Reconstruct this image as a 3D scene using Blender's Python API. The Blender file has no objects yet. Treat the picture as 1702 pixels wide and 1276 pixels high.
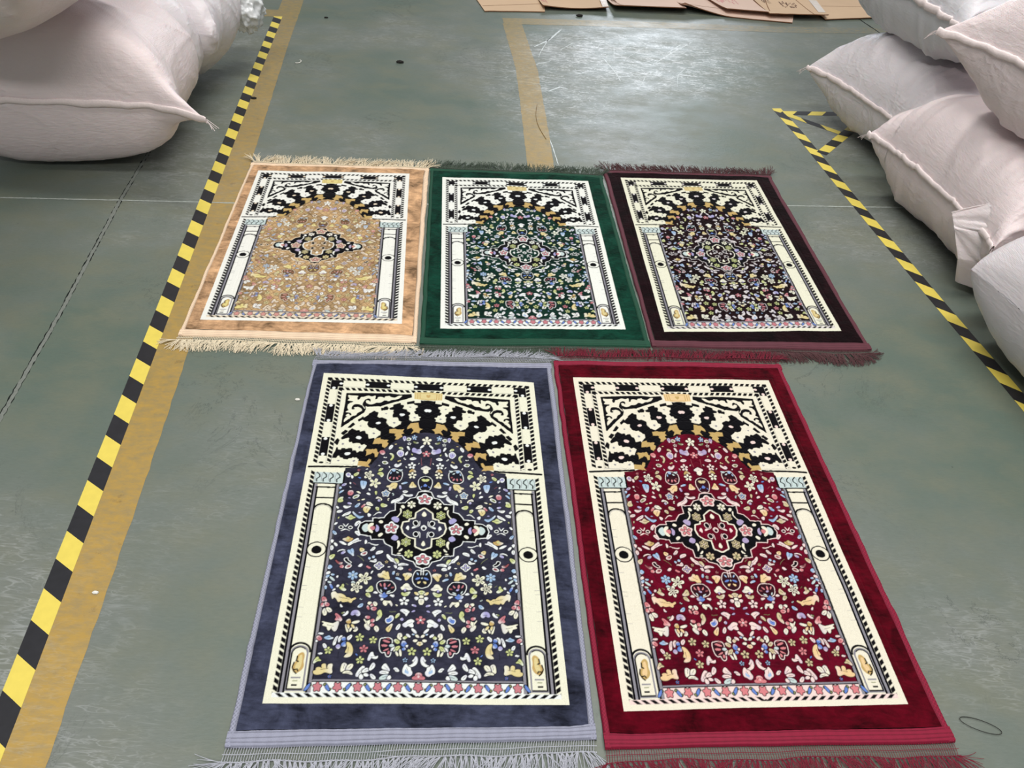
import bpy, math, random
import numpy as np
from mathutils import Vector, Matrix

S = bpy.context.scene
COL = S.collection
R = math.radians
random.seed(7)
rng = np.random.default_rng(11)

# ------------------------------------------------------------------ camera
CAM_H = 1.4888718
PITCH, ROLL = R(42.825008), R(4.279831)
cam_data = bpy.data.cameras.new('camera')
cam_data.sensor_width = 36.0
cam_data.lens = 1270.0 / 1702.0 * 36.0
cam_data.clip_start, cam_data.clip_end = 0.05, 200
cam = bpy.data.objects.new('camera', cam_data)
COL.objects.link(cam)
_cp, _sp = math.cos(PITCH), math.sin(PITCH)
_r, _f, _u = Vector((1, 0, 0)), Vector((0, _cp, -_sp)), Vector((0, _sp, _cp))
_c, _s = math.cos(ROLL), math.sin(ROLL)
_rx, _ux = _c * _r + _s * _u, -_s * _r + _c * _u
M = Matrix((( _rx.x, _ux.x, -_f.x, 0), (_rx.y, _ux.y, -_f.y, 0), (_rx.z, _ux.z, -_f.z, CAM_H), (0, 0, 0, 1)))
cam.matrix_world = M
S.camera = cam

# ------------------------------------------------------------------ world and lights
S.view_settings.view_transform = 'Standard'
S.view_settings.look = 'None'
S.view_settings.gamma = 1.0
S.view_settings.exposure = -0.06
S.view_settings.use_curve_mapping = False
world = bpy.data.worlds.new('hall_daylight')
S.world = world
world.use_nodes = True
bg = world.node_tree.nodes['Background']
bg.inputs[0].default_value = (0.95, 0.98, 1.0, 1)
bg.inputs[1].default_value = 0.27


def area(name, loc, aim, sx, sy, power, col=(1, 1, 1)):
    d = bpy.data.lights.new(name, 'AREA')
    d.shape = 'RECTANGLE'
    d.size, d.size_y = sx, sy
    d.energy = power
    d.color = col
    o = bpy.data.objects.new(name, d)
    COL.objects.link(o)
    o.location = loc
    o.rotation_euler = (Vector(aim) - Vector(loc)).to_track_quat('-Z', 'Y').to_euler()
    return o


area('ceiling_or_fill_lamp', (-1.2, 0.2, 6.0), (-1.2, 0.2, 0), 3.0, 0.5, 150, (1.0, 0.98, 0.95))
area('ceiling_or_fill_lamp', (1.6, 0.8, 6.0), (1.6, 0.8, 0), 3.0, 0.5, 150, (1.0, 0.98, 0.95))
area('ceiling_or_fill_lamp', (0.2, 4.6, 6.0), (0.2, 4.6, 0), 3.0, 0.5, 180, (1.0, 0.98, 0.95))
area('ceiling_or_fill_lamp', (0.3, -3.6, 5.6), (0.3, 1.5, 0.3), 3.0, 0.5, 170, (1.0, 0.98, 0.95))  # fill lamp added behind the camera to brighten the upright sack fronts
area('floor_glare_light', (2.9, 22.0, 6.2), (0.5, 4.2, 0), 3.0, 3.2, 560, (0.86, 0.92, 1.0))  # unseen far light, added to lay the glare on the floor


# ------------------------------------------------------------------ helpers
def lin(c):
    out = []
    for v in c:
        v = v / 255.0
        out.append(v / 12.92 if v <= 0.04045 else ((v + 0.055) / 1.055) ** 2.4)
    return tuple(out)


def tag(o, label=None, cat=None, group=None, kind=None):
    if label: o['label'] = label
    if cat: o['category'] = cat
    if group: o['group'] = group
    if kind: o['kind'] = kind
    return o


def empty(name, loc=(0, 0, 0), label=None, cat=None, group=None):
    o = bpy.data.objects.new(name, None)
    o.empty_display_size = 0.1
    COL.objects.link(o)
    o.location = loc
    return tag(o, label, cat, group)


def link(name, me, mat=None, parent=None):
    """mesh given in world coordinates; child meshes are re-based on the parent's location"""
    o = bpy.data.objects.new(name, me)
    COL.objects.link(o)
    if mat:
        me.materials.append(mat)
    if parent is not None:
        o.parent = parent
        o.matrix_parent_inverse = Matrix.Translation(-Vector(parent.location))
    return o


def mesh_arrays(name, verts, faces, smooth=True):
    """verts (n,3), faces (m,k) numpy arrays, all faces with k corners"""
    verts = np.asarray(verts, dtype=np.float32)
    faces = np.asarray(faces, dtype=np.int32)
    me = bpy.data.meshes.new(name)
    me.vertices.add(len(verts))
    me.vertices.foreach_set('co', verts.ravel())
    m, k = faces.shape
    me.loops.add(m * k)
    me.loops.foreach_set('vertex_index', faces.ravel())
    me.polygons.add(m)
    me.polygons.foreach_set('loop_start', np.arange(0, m * k, k, dtype=np.int32))
    me.polygons.foreach_set('loop_total', np.full(m, k, dtype=np.int32))
    me.polygons.foreach_set('use_smooth', np.full(m, smooth, dtype=bool))
    me.update(calc_edges=True)
    me.validate()
    return me


def grid_faces(h, w):
    i = np.arange(h * w).reshape(h, w)
    return np.stack([i[:-1, :-1], i[1:, :-1], i[1:, 1:], i[:-1, 1:]], -1).reshape(-1, 4)


def grid_mesh(name, P, smooth=True):
    h, w = P.shape[:2]
    return mesh_arrays(name, P.reshape(-1, 3), grid_faces(h, w), smooth)


def set_color(me, C, name='col'):
    a = me.color_attributes.new(name, 'FLOAT_COLOR', 'POINT')
    a.data.foreach_set('color', np.ascontiguousarray(C, dtype=np.float32).ravel())


class MB:
    """collects polygons into one mesh"""
    def __init__(self):
        self.v, self.f, self.mi = [], [], []

    def poly(self, pts, mi=0):
        n = len(self.v)
        self.v += [tuple(p) for p in pts]
        self.f.append(list(range(n, n + len(pts))))
        self.mi.append(mi)

    def prism(self, pts, z0, z1, mi=0):
        """pts: xy outline (counter clockwise), closed solid between z0 and z1 (z may be a function of x, y)"""
        f0 = z0 if callable(z0) else (lambda x, y: z0)
        f1 = z1 if callable(z1) else (lambda x, y: z1)
        n, k = len(self.v), len(pts)
        self.v += [(p[0], p[1], f0(p[0], p[1])) for p in pts] + [(p[0], p[1], f1(p[0], p[1])) for p in pts]
        self.f.append([n + i for i in reversed(range(k))]); self.mi.append(mi)
        self.f.append([n + k + i for i in range(k)]); self.mi.append(mi)
        for i in range(k):
            j = (i + 1) % k
            self.f.append([n + i, n + j, n + k + j, n + k + i]); self.mi.append(mi)

    def build(self, name, mats, parent=None, smooth=False):
        me = bpy.data.meshes.new(name)
        me.from_pydata(self.v, [], self.f)
        me.update()
        if not isinstance(mats, (list, tuple)): mats = [mats]
        for m in mats: me.materials.append(m)
        me.polygons.foreach_set('material_index', self.mi)
        me.polygons.foreach_set('use_smooth', [smooth] * len(self.f))
        return link(name, me, None, parent)


def tubes(P, rad, sides=3):
    """P (N,K,3) polylines -> verts, quad faces of thin tubes"""
    N, K = P.shape[:2]
    d = np.gradient(P, axis=1)
    d /= np.linalg.norm(d, axis=2, keepdims=True) + 1e-9
    up = np.array([0, 0, 1.0])
    side = np.cross(d, up)
    side /= np.linalg.norm(side, axis=2, keepdims=True) + 1e-9
    u2 = np.cross(side, d)
    rad = np.broadcast_to(np.asarray(rad, float), (N, K)) if np.ndim(rad) else np.full((N, K), rad)
    rings = []
    for k in range(sides):
        a = 2 * math.pi * k / sides + math.pi / 6
        rings.append(P + rad[..., None] * (math.cos(a) * side + math.sin(a) * u2))
    V = np.stack(rings, 2)                      # N,K,sides,3
    idx = np.arange(N * K * sides).reshape(N, K, sides)
    F = []
    for k in range(sides):
        j = (k + 1) % sides
        F.append(np.stack([idx[:, :-1, k], idx[:, :-1, j], idx[:, 1:, j], idx[:, 1:, k]], -1).reshape(-1, 4))
    return V.reshape(-1, 3), np.concatenate(F)


def join_parts(parts):
    V, F, n = [], [], 0
    for v, f in parts:
        V.append(v); F.append(f + n); n += len(v)
    return np.concatenate(V), np.concatenate(F)


def vnoise(h, w, ch, cw, seed):
    """smooth value noise on an h x w grid with cells of ch x cw samples, -1..1"""
    r = np.random.default_rng(seed)
    gh, gw = int(h / ch) + 3, int(w / cw) + 3
    g = r.uniform(-1, 1, (gh, gw))
    y, x = np.arange(h) / ch, np.arange(w) / cw
    yi, xi = y.astype(int), x.astype(int)
    fy, fx = y - yi, x - xi
    fy, fx = (fy * fy * (3 - 2 * fy))[:, None], (fx * fx * (3 - 2 * fx))[None]
    a, b = g[np.ix_(yi, xi)], g[np.ix_(yi, xi + 1)]
    c, d = g[np.ix_(yi + 1, xi)], g[np.ix_(yi + 1, xi + 1)]
    return (a * (1 - fx) + b * fx) * (1 - fy) + (c * (1 - fx) + d * fx) * fy


# ------------------------------------------------------------------ materials
class NT:
    def __init__(self, name):
        self.m = bpy.data.materials.new(name)
        self.m.use_nodes = True
        self.t = self.m.node_tree
        self.b = self.t.nodes['Principled BSDF']

    def n(self, kind, **kw):
        nd = self.t.nodes.new('ShaderNode' + kind)
        for k, v in kw.items():
            if k in nd.inputs: nd.inputs[k].default_value = v
            else: setattr(nd, k, v)
        return nd

    def l(self, a, b):
        self.t.links.new(a, b)

    def pos(self):
        return self.n('NewGeometry').outputs['Position']

    def scaled(self, vec, s, loc=(0, 0, 0), rot=(0, 0, 0)):
        mp = self.n('Mapping')
        mp.inputs['Scale'].default_value = s
        mp.inputs['Location'].default_value = loc
        mp.inputs['Rotation'].default_value = rot
        self.l(vec, mp.inputs['Vector'])
        return mp.outputs[0]

    def noise(self, vec, scale, detail=4, rough=0.5, dist=0.0):
        nd = self.n('TexNoise')
        nd.inputs['Scale'].default_value = scale
        nd.inputs['Detail'].default_value = detail
        nd.inputs['Roughness'].default_value = rough
        nd.inputs['Distortion'].default_value = dist
        self.l(vec, nd.inputs['Vector'])
        return nd.outputs['Fac']

    def ramp(self, fac, lo, hi, a=0.0, b=1.0):
        nd = self.n('MapRange')
        nd.clamp = True
        nd.inputs['From Min'].default_value = lo
        nd.inputs['From Max'].default_value = hi
        nd.inputs['To Min'].default_value = a
        nd.inputs['To Max'].default_value = b
        self.l(fac, nd.inputs['Value'])
        return nd.outputs[0]

    def math(self, op, a, b=None, c=None):
        nd = self.n('Math', operation=op)
        for i, v in enumerate((a, b, c)):
            if v is None: continue
            if isinstance(v, (int, float)): nd.inputs[i].default_value = v
            else: self.l(v, nd.inputs[i])
        return nd.outputs[0]

    def mix(self, fac, a, b, mode='MIX'):
        nd = self.n('Mix', data_type='RGBA', blend_type=mode)
        nd.clamp_factor = True
        for i, v in ((0, fac), (6, a), (7, b)):
            if isinstance(v, (int, float)): nd.inputs[i].default_value = v
            elif isinstance(v, tuple): nd.inputs[i].default_value = (*v[:3], 1)
            else: self.l(v, nd.inputs[i])
        return nd.outputs[2]

    def bump(self, h, strength, dist, prev=None):
        nd = self.n('Bump')
        nd.inputs['Strength'].default_value = strength
        nd.inputs['Distance'].default_value = dist
        self.l(h, nd.inputs['Height'])
        if prev: self.l(prev, nd.inputs['Normal'])
        return nd.outputs[0]

    def setp(self, **kw):
        for k, v in kw.items():
            k = k.replace('_', ' ')
            s = self.b.inputs[k]
            if isinstance(v, (int, float)): s.default_value = v
            elif isinstance(v, tuple): s.default_value = (*v[:3], 1)
            else: self.l(v, s)
        return self.m


def plain(name, col, rough=0.6, spec=0.3, nscale=60, amt=0.12, bump=0.0):
    t = NT(name)
    p = t.pos()
    f = t.noise(p, nscale, 4)
    c = t.mix(f, tuple(v * (1 - amt) for v in col), tuple(min(1, v * (1 + amt)) for v in col))
    t.setp(Base_Color=c, Roughness=rough, Specular_IOR_Level=spec)
    if bump:
        t.l(t.bump(f, 0.6, bump), t.b.inputs['Normal'])
    return t.m

# ------------------------------------------------------------------ floor
def floor_surface(t, p):
    """worn grey green epoxy: colour, roughness, normal"""
    big = t.noise(p, 0.9, 5, 0.55)
    mid = t.noise(t.scaled(p, (1.0, 1.6, 1)), 4.5, 6, 0.62)
    fine = t.noise(t.scaled(p, (6, 22, 1)), 9.0, 5, 0.65)
    green, grey, warm = lin((88, 102, 92)), lin((114, 118, 112)), lin((108, 110, 92))
    c = t.mix(t.ramp(big, 0.38, 0.62), green, grey)
    c = t.mix(t.math('MULTIPLY', t.ramp(mid, 0.42, 0.66), 0.6), c, warm)
    c = t.mix(t.ramp(fine, 0.3, 0.7, 0.0, 0.22), c, lin((70, 80, 74)))
    # dark scuffs, short and curly
    w = t.noise(t.scaled(p, (1, 1, 1), (3.3, 1.7, 0)), 2.6, 7, 0.72, 1.2)
    ring = t.math('ABSOLUTE', t.math('SUBTRACT', w, 0.5))
    scuff = t.math('MULTIPLY', t.ramp(ring, 0.0, 0.009, 1, 0), t.ramp(t.noise(p, 1.7, 2), 0.50, 0.60))
    c = t.mix(t.math('MULTIPLY', scuff, 0.55), c, lin((58, 64, 60)))
    # small dark specks
    vo = t.n('TexVoronoi'); vo.inputs['Scale'].default_value = 7.0
    t.l(p, vo.inputs['Vector'])
    spk = t.ramp(vo.outputs['Distance'], 0.012, 0.022, 1, 0)
    c = t.mix(t.math('MULTIPLY', spk, 0.7), c, lin((50, 54, 50)))
    rgh = t.ramp(mid, 0.3, 0.7, 0.34, 0.5)
    # scraped zone in front of the cardboard: dense white scratches
    sep = t.n('SeparateXYZ'); t.l(p, sep.inputs[0])
    dx = t.math('DIVIDE', t.math('SUBTRACT', sep.outputs[0], 0.55), 0.75)
    dy = t.math('DIVIDE', t.math('SUBTRACT', sep.outputs[1], 4.28), 0.62)
    rr = t.math('SQRT', t.math('ADD', t.math('MULTIPLY', dx, dx), t.math('MULTIPLY', dy, dy)))
    zone = t.math('ADD', t.ramp(rr, 0.35, 1.1, 1, 0), t.math('MULTIPLY', t.math('SUBTRACT', big, 0.5), 0.8))
    dx2 = t.math('DIVIDE', t.math('SUBTRACT', sep.outputs[0], 0.12), 0.4)
    dy2 = t.math('DIVIDE', t.math('SUBTRACT', sep.outputs[1], 3.9), 0.8)
    r2 = t.math('SQRT', t.math('ADD', t.math('MULTIPLY', dx2, dx2), t.math('MULTIPLY', dy2, dy2)))
    zone = t.math('MAXIMUM', zone, t.math('MULTIPLY', t.ramp(r2, 0.3, 1.1, 1, 0), 0.55))
    zone = t.math('MAXIMUM', zone, 0.0)
    acc = None
    for k, (rot, sc, th) in enumerate(((0.5, 5.0, 0.022), (-0.7, 6.5, 0.020), (1.35, 4.2, 0.018), (0.15, 9.0, 0.020), (2.2, 7.3, 0.018))):
        q = t.scaled(p, (1, 5, 1), (k * 3.1, k * 1.3, 0), (0, 0, rot))
        a = t.noise(q, sc, 3, 0.6, 0.4)
        line = t.ramp(t.math('ABSOLUTE', t.math('SUBTRACT', a, 0.5)), 0.0, th, 1, 0)
        brk = t.ramp(t.noise(p, 9.0 + k, 2), 0.45, 0.6)
        line = t.math('MULTIPLY', line, brk)
        acc = line if acc is None else t.math('MAXIMUM', acc, line)
    patch = t.ramp(t.noise(t.scaled(p, (7, 14, 1)), 5.0, 6, 0.75), 0.5, 0.72)
    scr = t.math('MULTIPLY', t.math('MAXIMUM', acc, t.math('MULTIPLY', patch, 0.32)), zone)
    faint = t.math('MULTIPLY', acc, t.ramp(big, 0.5, 0.7, 0.0, 0.10))
    scr = t.math('MINIMUM', t.math('ADD', scr, faint), 1.0)
    h1 = t.math('MULTIPLY', fine, 0.5)
    nrm = t.bump(t.math('ADD', h1, t.math('MULTIPLY', mid, 0.9)), 0.35, 0.004)
    return c, rgh, scr, nrm


t = NT('epoxy_floor')
p = t.pos()
c, rgh, scr, nrm = floor_surface(t, p)
c = t.mix(t.math('MULTIPLY', scr, 0.9), c, lin((235, 238, 242)))
t.setp(Base_Color=c, Roughness=rgh, Specular_IOR_Level=0.5, Normal=nrm)
M_FLOOR = t.m

t = NT('worn_yellow_paint')
p = t.pos()
c, rgh, scr, nrm = floor_surface(t, p)
wear = t.noise(t.scaled(p, (5, 9, 1)), 6.0, 8, 0.7)
sep = t.n('SeparateXYZ'); t.l(p, sep.inputs[0])
# the paint is rubbed thinner the further it lies down the aisle
far = t.ramp(sep.outputs[1], 0.6, 5.2, 0.0, 1.0)
far2 = t.math('MULTIPLY', t.ramp(sep.outputs[0], -0.2, 2.0, 0.0, 0.35), t.ramp(sep.outputs[1], 4.3, 4.6))
thin = t.math('ADD', t.math('ADD', t.math('MULTIPLY', far, 0.46), far2), t.ramp(wear, 0.35, 0.75, -0.10, 0.5))
paint = t.mix(t.noise(p, 3.0, 5), lin((160, 128, 58)), lin((172, 142, 76)))
paint = t.mix(t.ramp(t.noise(t.scaled(p, (2, 2, 1), (5, 5, 0)), 7.0, 8, 0.75), 0.6, 0.72), paint, lin((120, 92, 44)))
c = t.mix(thin, paint, c)
c = t.mix(t.math('MULTIPLY', scr, 0.45), c, lin((225, 225, 215)))
t.setp(Base_Color=c, Roughness=rgh, Specular_IOR_Level=0.45, Normal=nrm)
M_PAINT = t.m

M_JOINT_PALE = plain('pale_joint_filler', lin((150, 156, 150)), 0.8, 0.2, 90, 0.35)
M_JOINT_GREY = plain('grey_joint_filler', lin((112, 116, 110)), 0.85, 0.2, 120, 0.3)
M_JOINT_DARK = plain('dark_joint_gap', lin((28, 32, 30)), 0.9, 0.1, 80, 0.3)

mb = MB()
mb.prism([(-9, -3), (9, -3), (9, 14), (-9, 14)], -0.12, 0.0)
FLOOR = mb.build('floor', M_FLOOR)
tag(FLOOR, kind='structure')


def ribbon_pts(path, width, ragged=0.0, step=0.02, seed=1):
    """offset polyline both sides; returns left and right lists, resampled"""
    r = random.Random(seed)
    P = [Vector(q) for q in path]
    out = []
    for a, b in zip(P[:-1], P[1:]):
        n = max(1, int((b - a).length / step))
        for i in range(n):
            out.append(a.lerp(b, i / n))
    out.append(P[-1])
    L, Rr = [], []
    for i, q in enumerate(out):
        d = (out[min(i + 1, len(out) - 1)] - out[max(i - 1, 0)]).normalized()
        n = Vector((-d.y, d.x))
        w = width if not callable(width) else width(i / (len(out) - 1))
        L.append(q + n * (w / 2 + r.uniform(-ragged, ragged)))
        Rr.append(q - n * (w / 2 + r.uniform(-ragged, ragged)))
    return L, Rr


def flat_ribbon(name, path, width, z, mat, parent, ragged=0.0, step=0.03, seed=1):
    L, Rr = ribbon_pts(path, width, ragged, step, seed)
    mb = MB()
    for i in range(len(L) - 1):
        mb.poly([(*Rr[i], z), (*Rr[i + 1], z), (*L[i + 1], z), (*L[i], z)])
    return mb.build(name, mat, parent)


# painted guide lines (coats of paint on the floor)
edge = [(-1.46, 5.2), (-1.4066, 4.823), (-1.292, 4.0), (-1.1857, 3.304), (-1.116, 2.843), (-0.926, 1.52), (-0.866, 1.1), (-0.806, 0.63), (-0.64, -0.6)]
flat_ribbon('painted_line', [(x - 0.062, y) for x, y in edge], 0.124, 0.0004, M_PAINT, FLOOR, 0.0015)
flat_ribbon('painted_line', [(-2.6, 4.44), (-1.47, 4.56)], 0.12, 0.0005, M_PAINT, FLOOR, 0.002)
flat_ribbon('painted_line', [(-0.155, 4.68), (-0.046, 4.0), (0.004, 3.48), (0.05, 2.965), (0.13, 2.2)], 0.112, 0.0004, M_PAINT, FLOOR, 0.002)
flat_ribbon('painted_line', [(-0.21, 4.715), (0.35, 4.80), (0.75, 4.852), (1.47, 4.935), (2.08, 5.045), (3.2, 5.2)], 0.105, 0.0005, M_PAINT, FLOOR, 0.002)
# joints sawn in the slab
flat_ribbon('expansion_joint', [(-3.4, 2.22), (-1.9, 2.392), (-1.484, 2.435), (-1.05, 2.478), (0.0, 2.62), (1.02, 2.764), (1.52, 2.823), (3.2, 3.03)], 0.0075, 0.0007, M_JOINT_PALE, FLOOR, 0.0012, 0.012, 3)
J = [(-1.60, 3.4), (-1.517, 2.727), (-1.479, 2.4217), (-1.379, 1.771), (-1.321, 1.329), (-1.24, 0.6)]
flat_ribbon('expansion_joint', J, 0.014, 0.0006, M_JOINT_DARK, FLOOR, 0.002, 0.012, 4)
flat_ribbon('joint_filler', [(x + 0.001, y) for x, y in J], 0.0105, 0.0009, M_JOINT_GREY, FLOOR, 0.002, 0.012, 5)
flat_ribbon('expansion_joint', [(1.95, 5.6), (2.027, 5.278), (2.102, 4.96), (2.2, 4.4)], 0.008, 0.0007, M_JOINT_DARK, FLOOR, 0.001, 0.012, 6)

# long scratches dragged into the coating
M_SCRATCH = plain('bared_scratch', lin((205, 212, 214)), 0.6, 0.4, 60, 0.35)
SCRATCH = [[(0.348, 4.268), (0.382, 4.161), (0.42, 4.03), (0.437, 3.929)],
           [(0.139, 4.678), (0.056, 4.447), (0.021, 4.264), (0.012, 4.178)],
           [(0.888, 4.602), (0.754, 4.405), (0.626, 4.2)],
           [(0.426, 4.425), (0.418, 4.24)],
           [(0.425, 3.983), (0.492, 4.005), (0.566, 4.006)],
           [(0.794, 4.173), (0.744, 4.064), (0.727, 3.929)],
           [(-0.016, 4.332), (0.06, 4.448), (0.131, 4.639)],
           [(0.124, 4.307), (0.187, 4.419), (0.251, 4.489)],
           [(-0.036, 4.037), (0.014, 4.087), (0.073, 4.129)],
           [(0.526, 3.854), (0.549, 3.932), (0.571, 4.021)],
           [(0.867, 4.563), (0.807, 4.528), (0.721, 4.387)],
           [(0.6, 4.45), (0.538, 4.349), (0.477, 4.242)],
           [(0.018, 3.671), (0.029, 3.508), (0.049, 3.341)],
           [(0.076, 3.258), (0.1, 3.122), (0.125, 2.97)],
           [(0.072, 3.733), (0.127, 3.796), (0.169, 3.778)],
           [(0.364, 4.513), (0.328, 4.371), (0.299, 4.477)]]
for i, path in enumerate(SCRATCH):
    w_ = (0.006, 0.0035, 0.010, 0.003)[i % 4]
    flat_ribbon('scratch', path, lambda f, w_=w_: w_ * (0.25 + 0.75 * math.sin(math.pi * (0.08 + 0.84 * f))), 0.00025, M_SCRATCH, FLOOR, 0.0012, 0.015, 30 + i)

# ------------------------------------------------------------------ hazard tape
M_TY = plain('tape_yellow_stripe', lin((216, 196, 88)), 0.38, 0.5, 45, 0.10)
M_TB = plain('tape_black_stripe', lin((34, 34, 38)), 0.38, 0.5, 45, 0.4)


def hazard_tape(path, width, z, label, pitch=0.075, slope=0.037, phase=0.0, first=0):
    """adhesive tape; stripes cut across it at an angle (slope = how far the right end of a stripe edge lags)"""
    P = [Vector(q) for q in path]
    seg = [(b - a).length for a, b in zip(P[:-1], P[1:])]
    tot = sum(seg)

    def at(s):
        s = max(0, min(tot, s))
        for i, L in enumerate(seg):
            if s <= L or i == len(seg) - 1:
                d = (P[i + 1] - P[i]).normalized()
                return P[i] + d * min(s, L), d
            s -= L
    mb = MB()
    sub = 3
    k0 = int(math.floor((-abs(slope) - phase) / pitch)) - 1
    k1 = int(math.ceil((tot + abs(slope) - phase) / pitch)) + 1
    for k in range(k0, k1):
        a, b = phase + k * pitch, phase + (k + 1) * pitch
        for j in range(sub):
            f0, f1 = j / sub, (j + 1) / sub
            q = []
            for s_, f_ in ((a, f0), (b, f0), (b, f1), (a, f1)):
                ss = s_ + slope * (f_ - 0.5)
                c_, d_ = at(ss)
                n_ = Vector((-d_.y, d_.x))
                q.append(c_ + n_ * (f_ - 0.5) * -width)
            if (q[1] - q[0]).length < 1e-4 and (q[2] - q[3]).length < 1e-4: continue
            mb.poly([(v.x, v.y, z) for v in q], (k + first) % 2)
    o = mb.build('hazard_tape', [M_TY, M_TB])
    sol = o.modifiers.new('thickness', 'SOLIDIFY'); sol.thickness = 0.0002; sol.offset = 1
    return tag(o, label, 'floor tape', 'hazard tape strips on the floor')


hazard_tape([(-0.76, -0.5), (-0.908, 0.6), (-1.030, 1.45), (-1.333, 3.52), (-1.472, 4.505)], 0.047, 0.0008,
            'long black and yellow striped tape beside the yellow line, left of the rugs', slope=-0.037, phase=0.001, first=1)
hazard_tape([(1.72, 0.1), (1.56, 1.35), (1.4985, 1.755), (1.425, 2.2), (1.3175, 2.92), (1.243, 3.455), (1.192, 3.73)], 0.046, 0.0008,
            'long black and yellow striped tape running beside the sacks on the right', slope=-0.045, phase=0.02, first=0)
hazard_tape([(1.19, 3.678), (1.60, 3.735)], 0.044, 0.0006,
            'short striped tape across the top of the small tape triangle', slope=-0.04, phase=0.01)
hazard_tape([(1.205, 3.685), (1.475, 3.472)], 0.036, 0.0010,
            'short slanted striped tape, middle strip of the small tape triangle', slope=0.05, phase=0.02, pitch=0.1)
hazard_tape([(1.298, 3.262), (1.53, 3.575)], 0.046, 0.0012,
            'short cross piece of striped tape closing the small triangle by the sacks', slope=0.01, phase=0.03)

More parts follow.
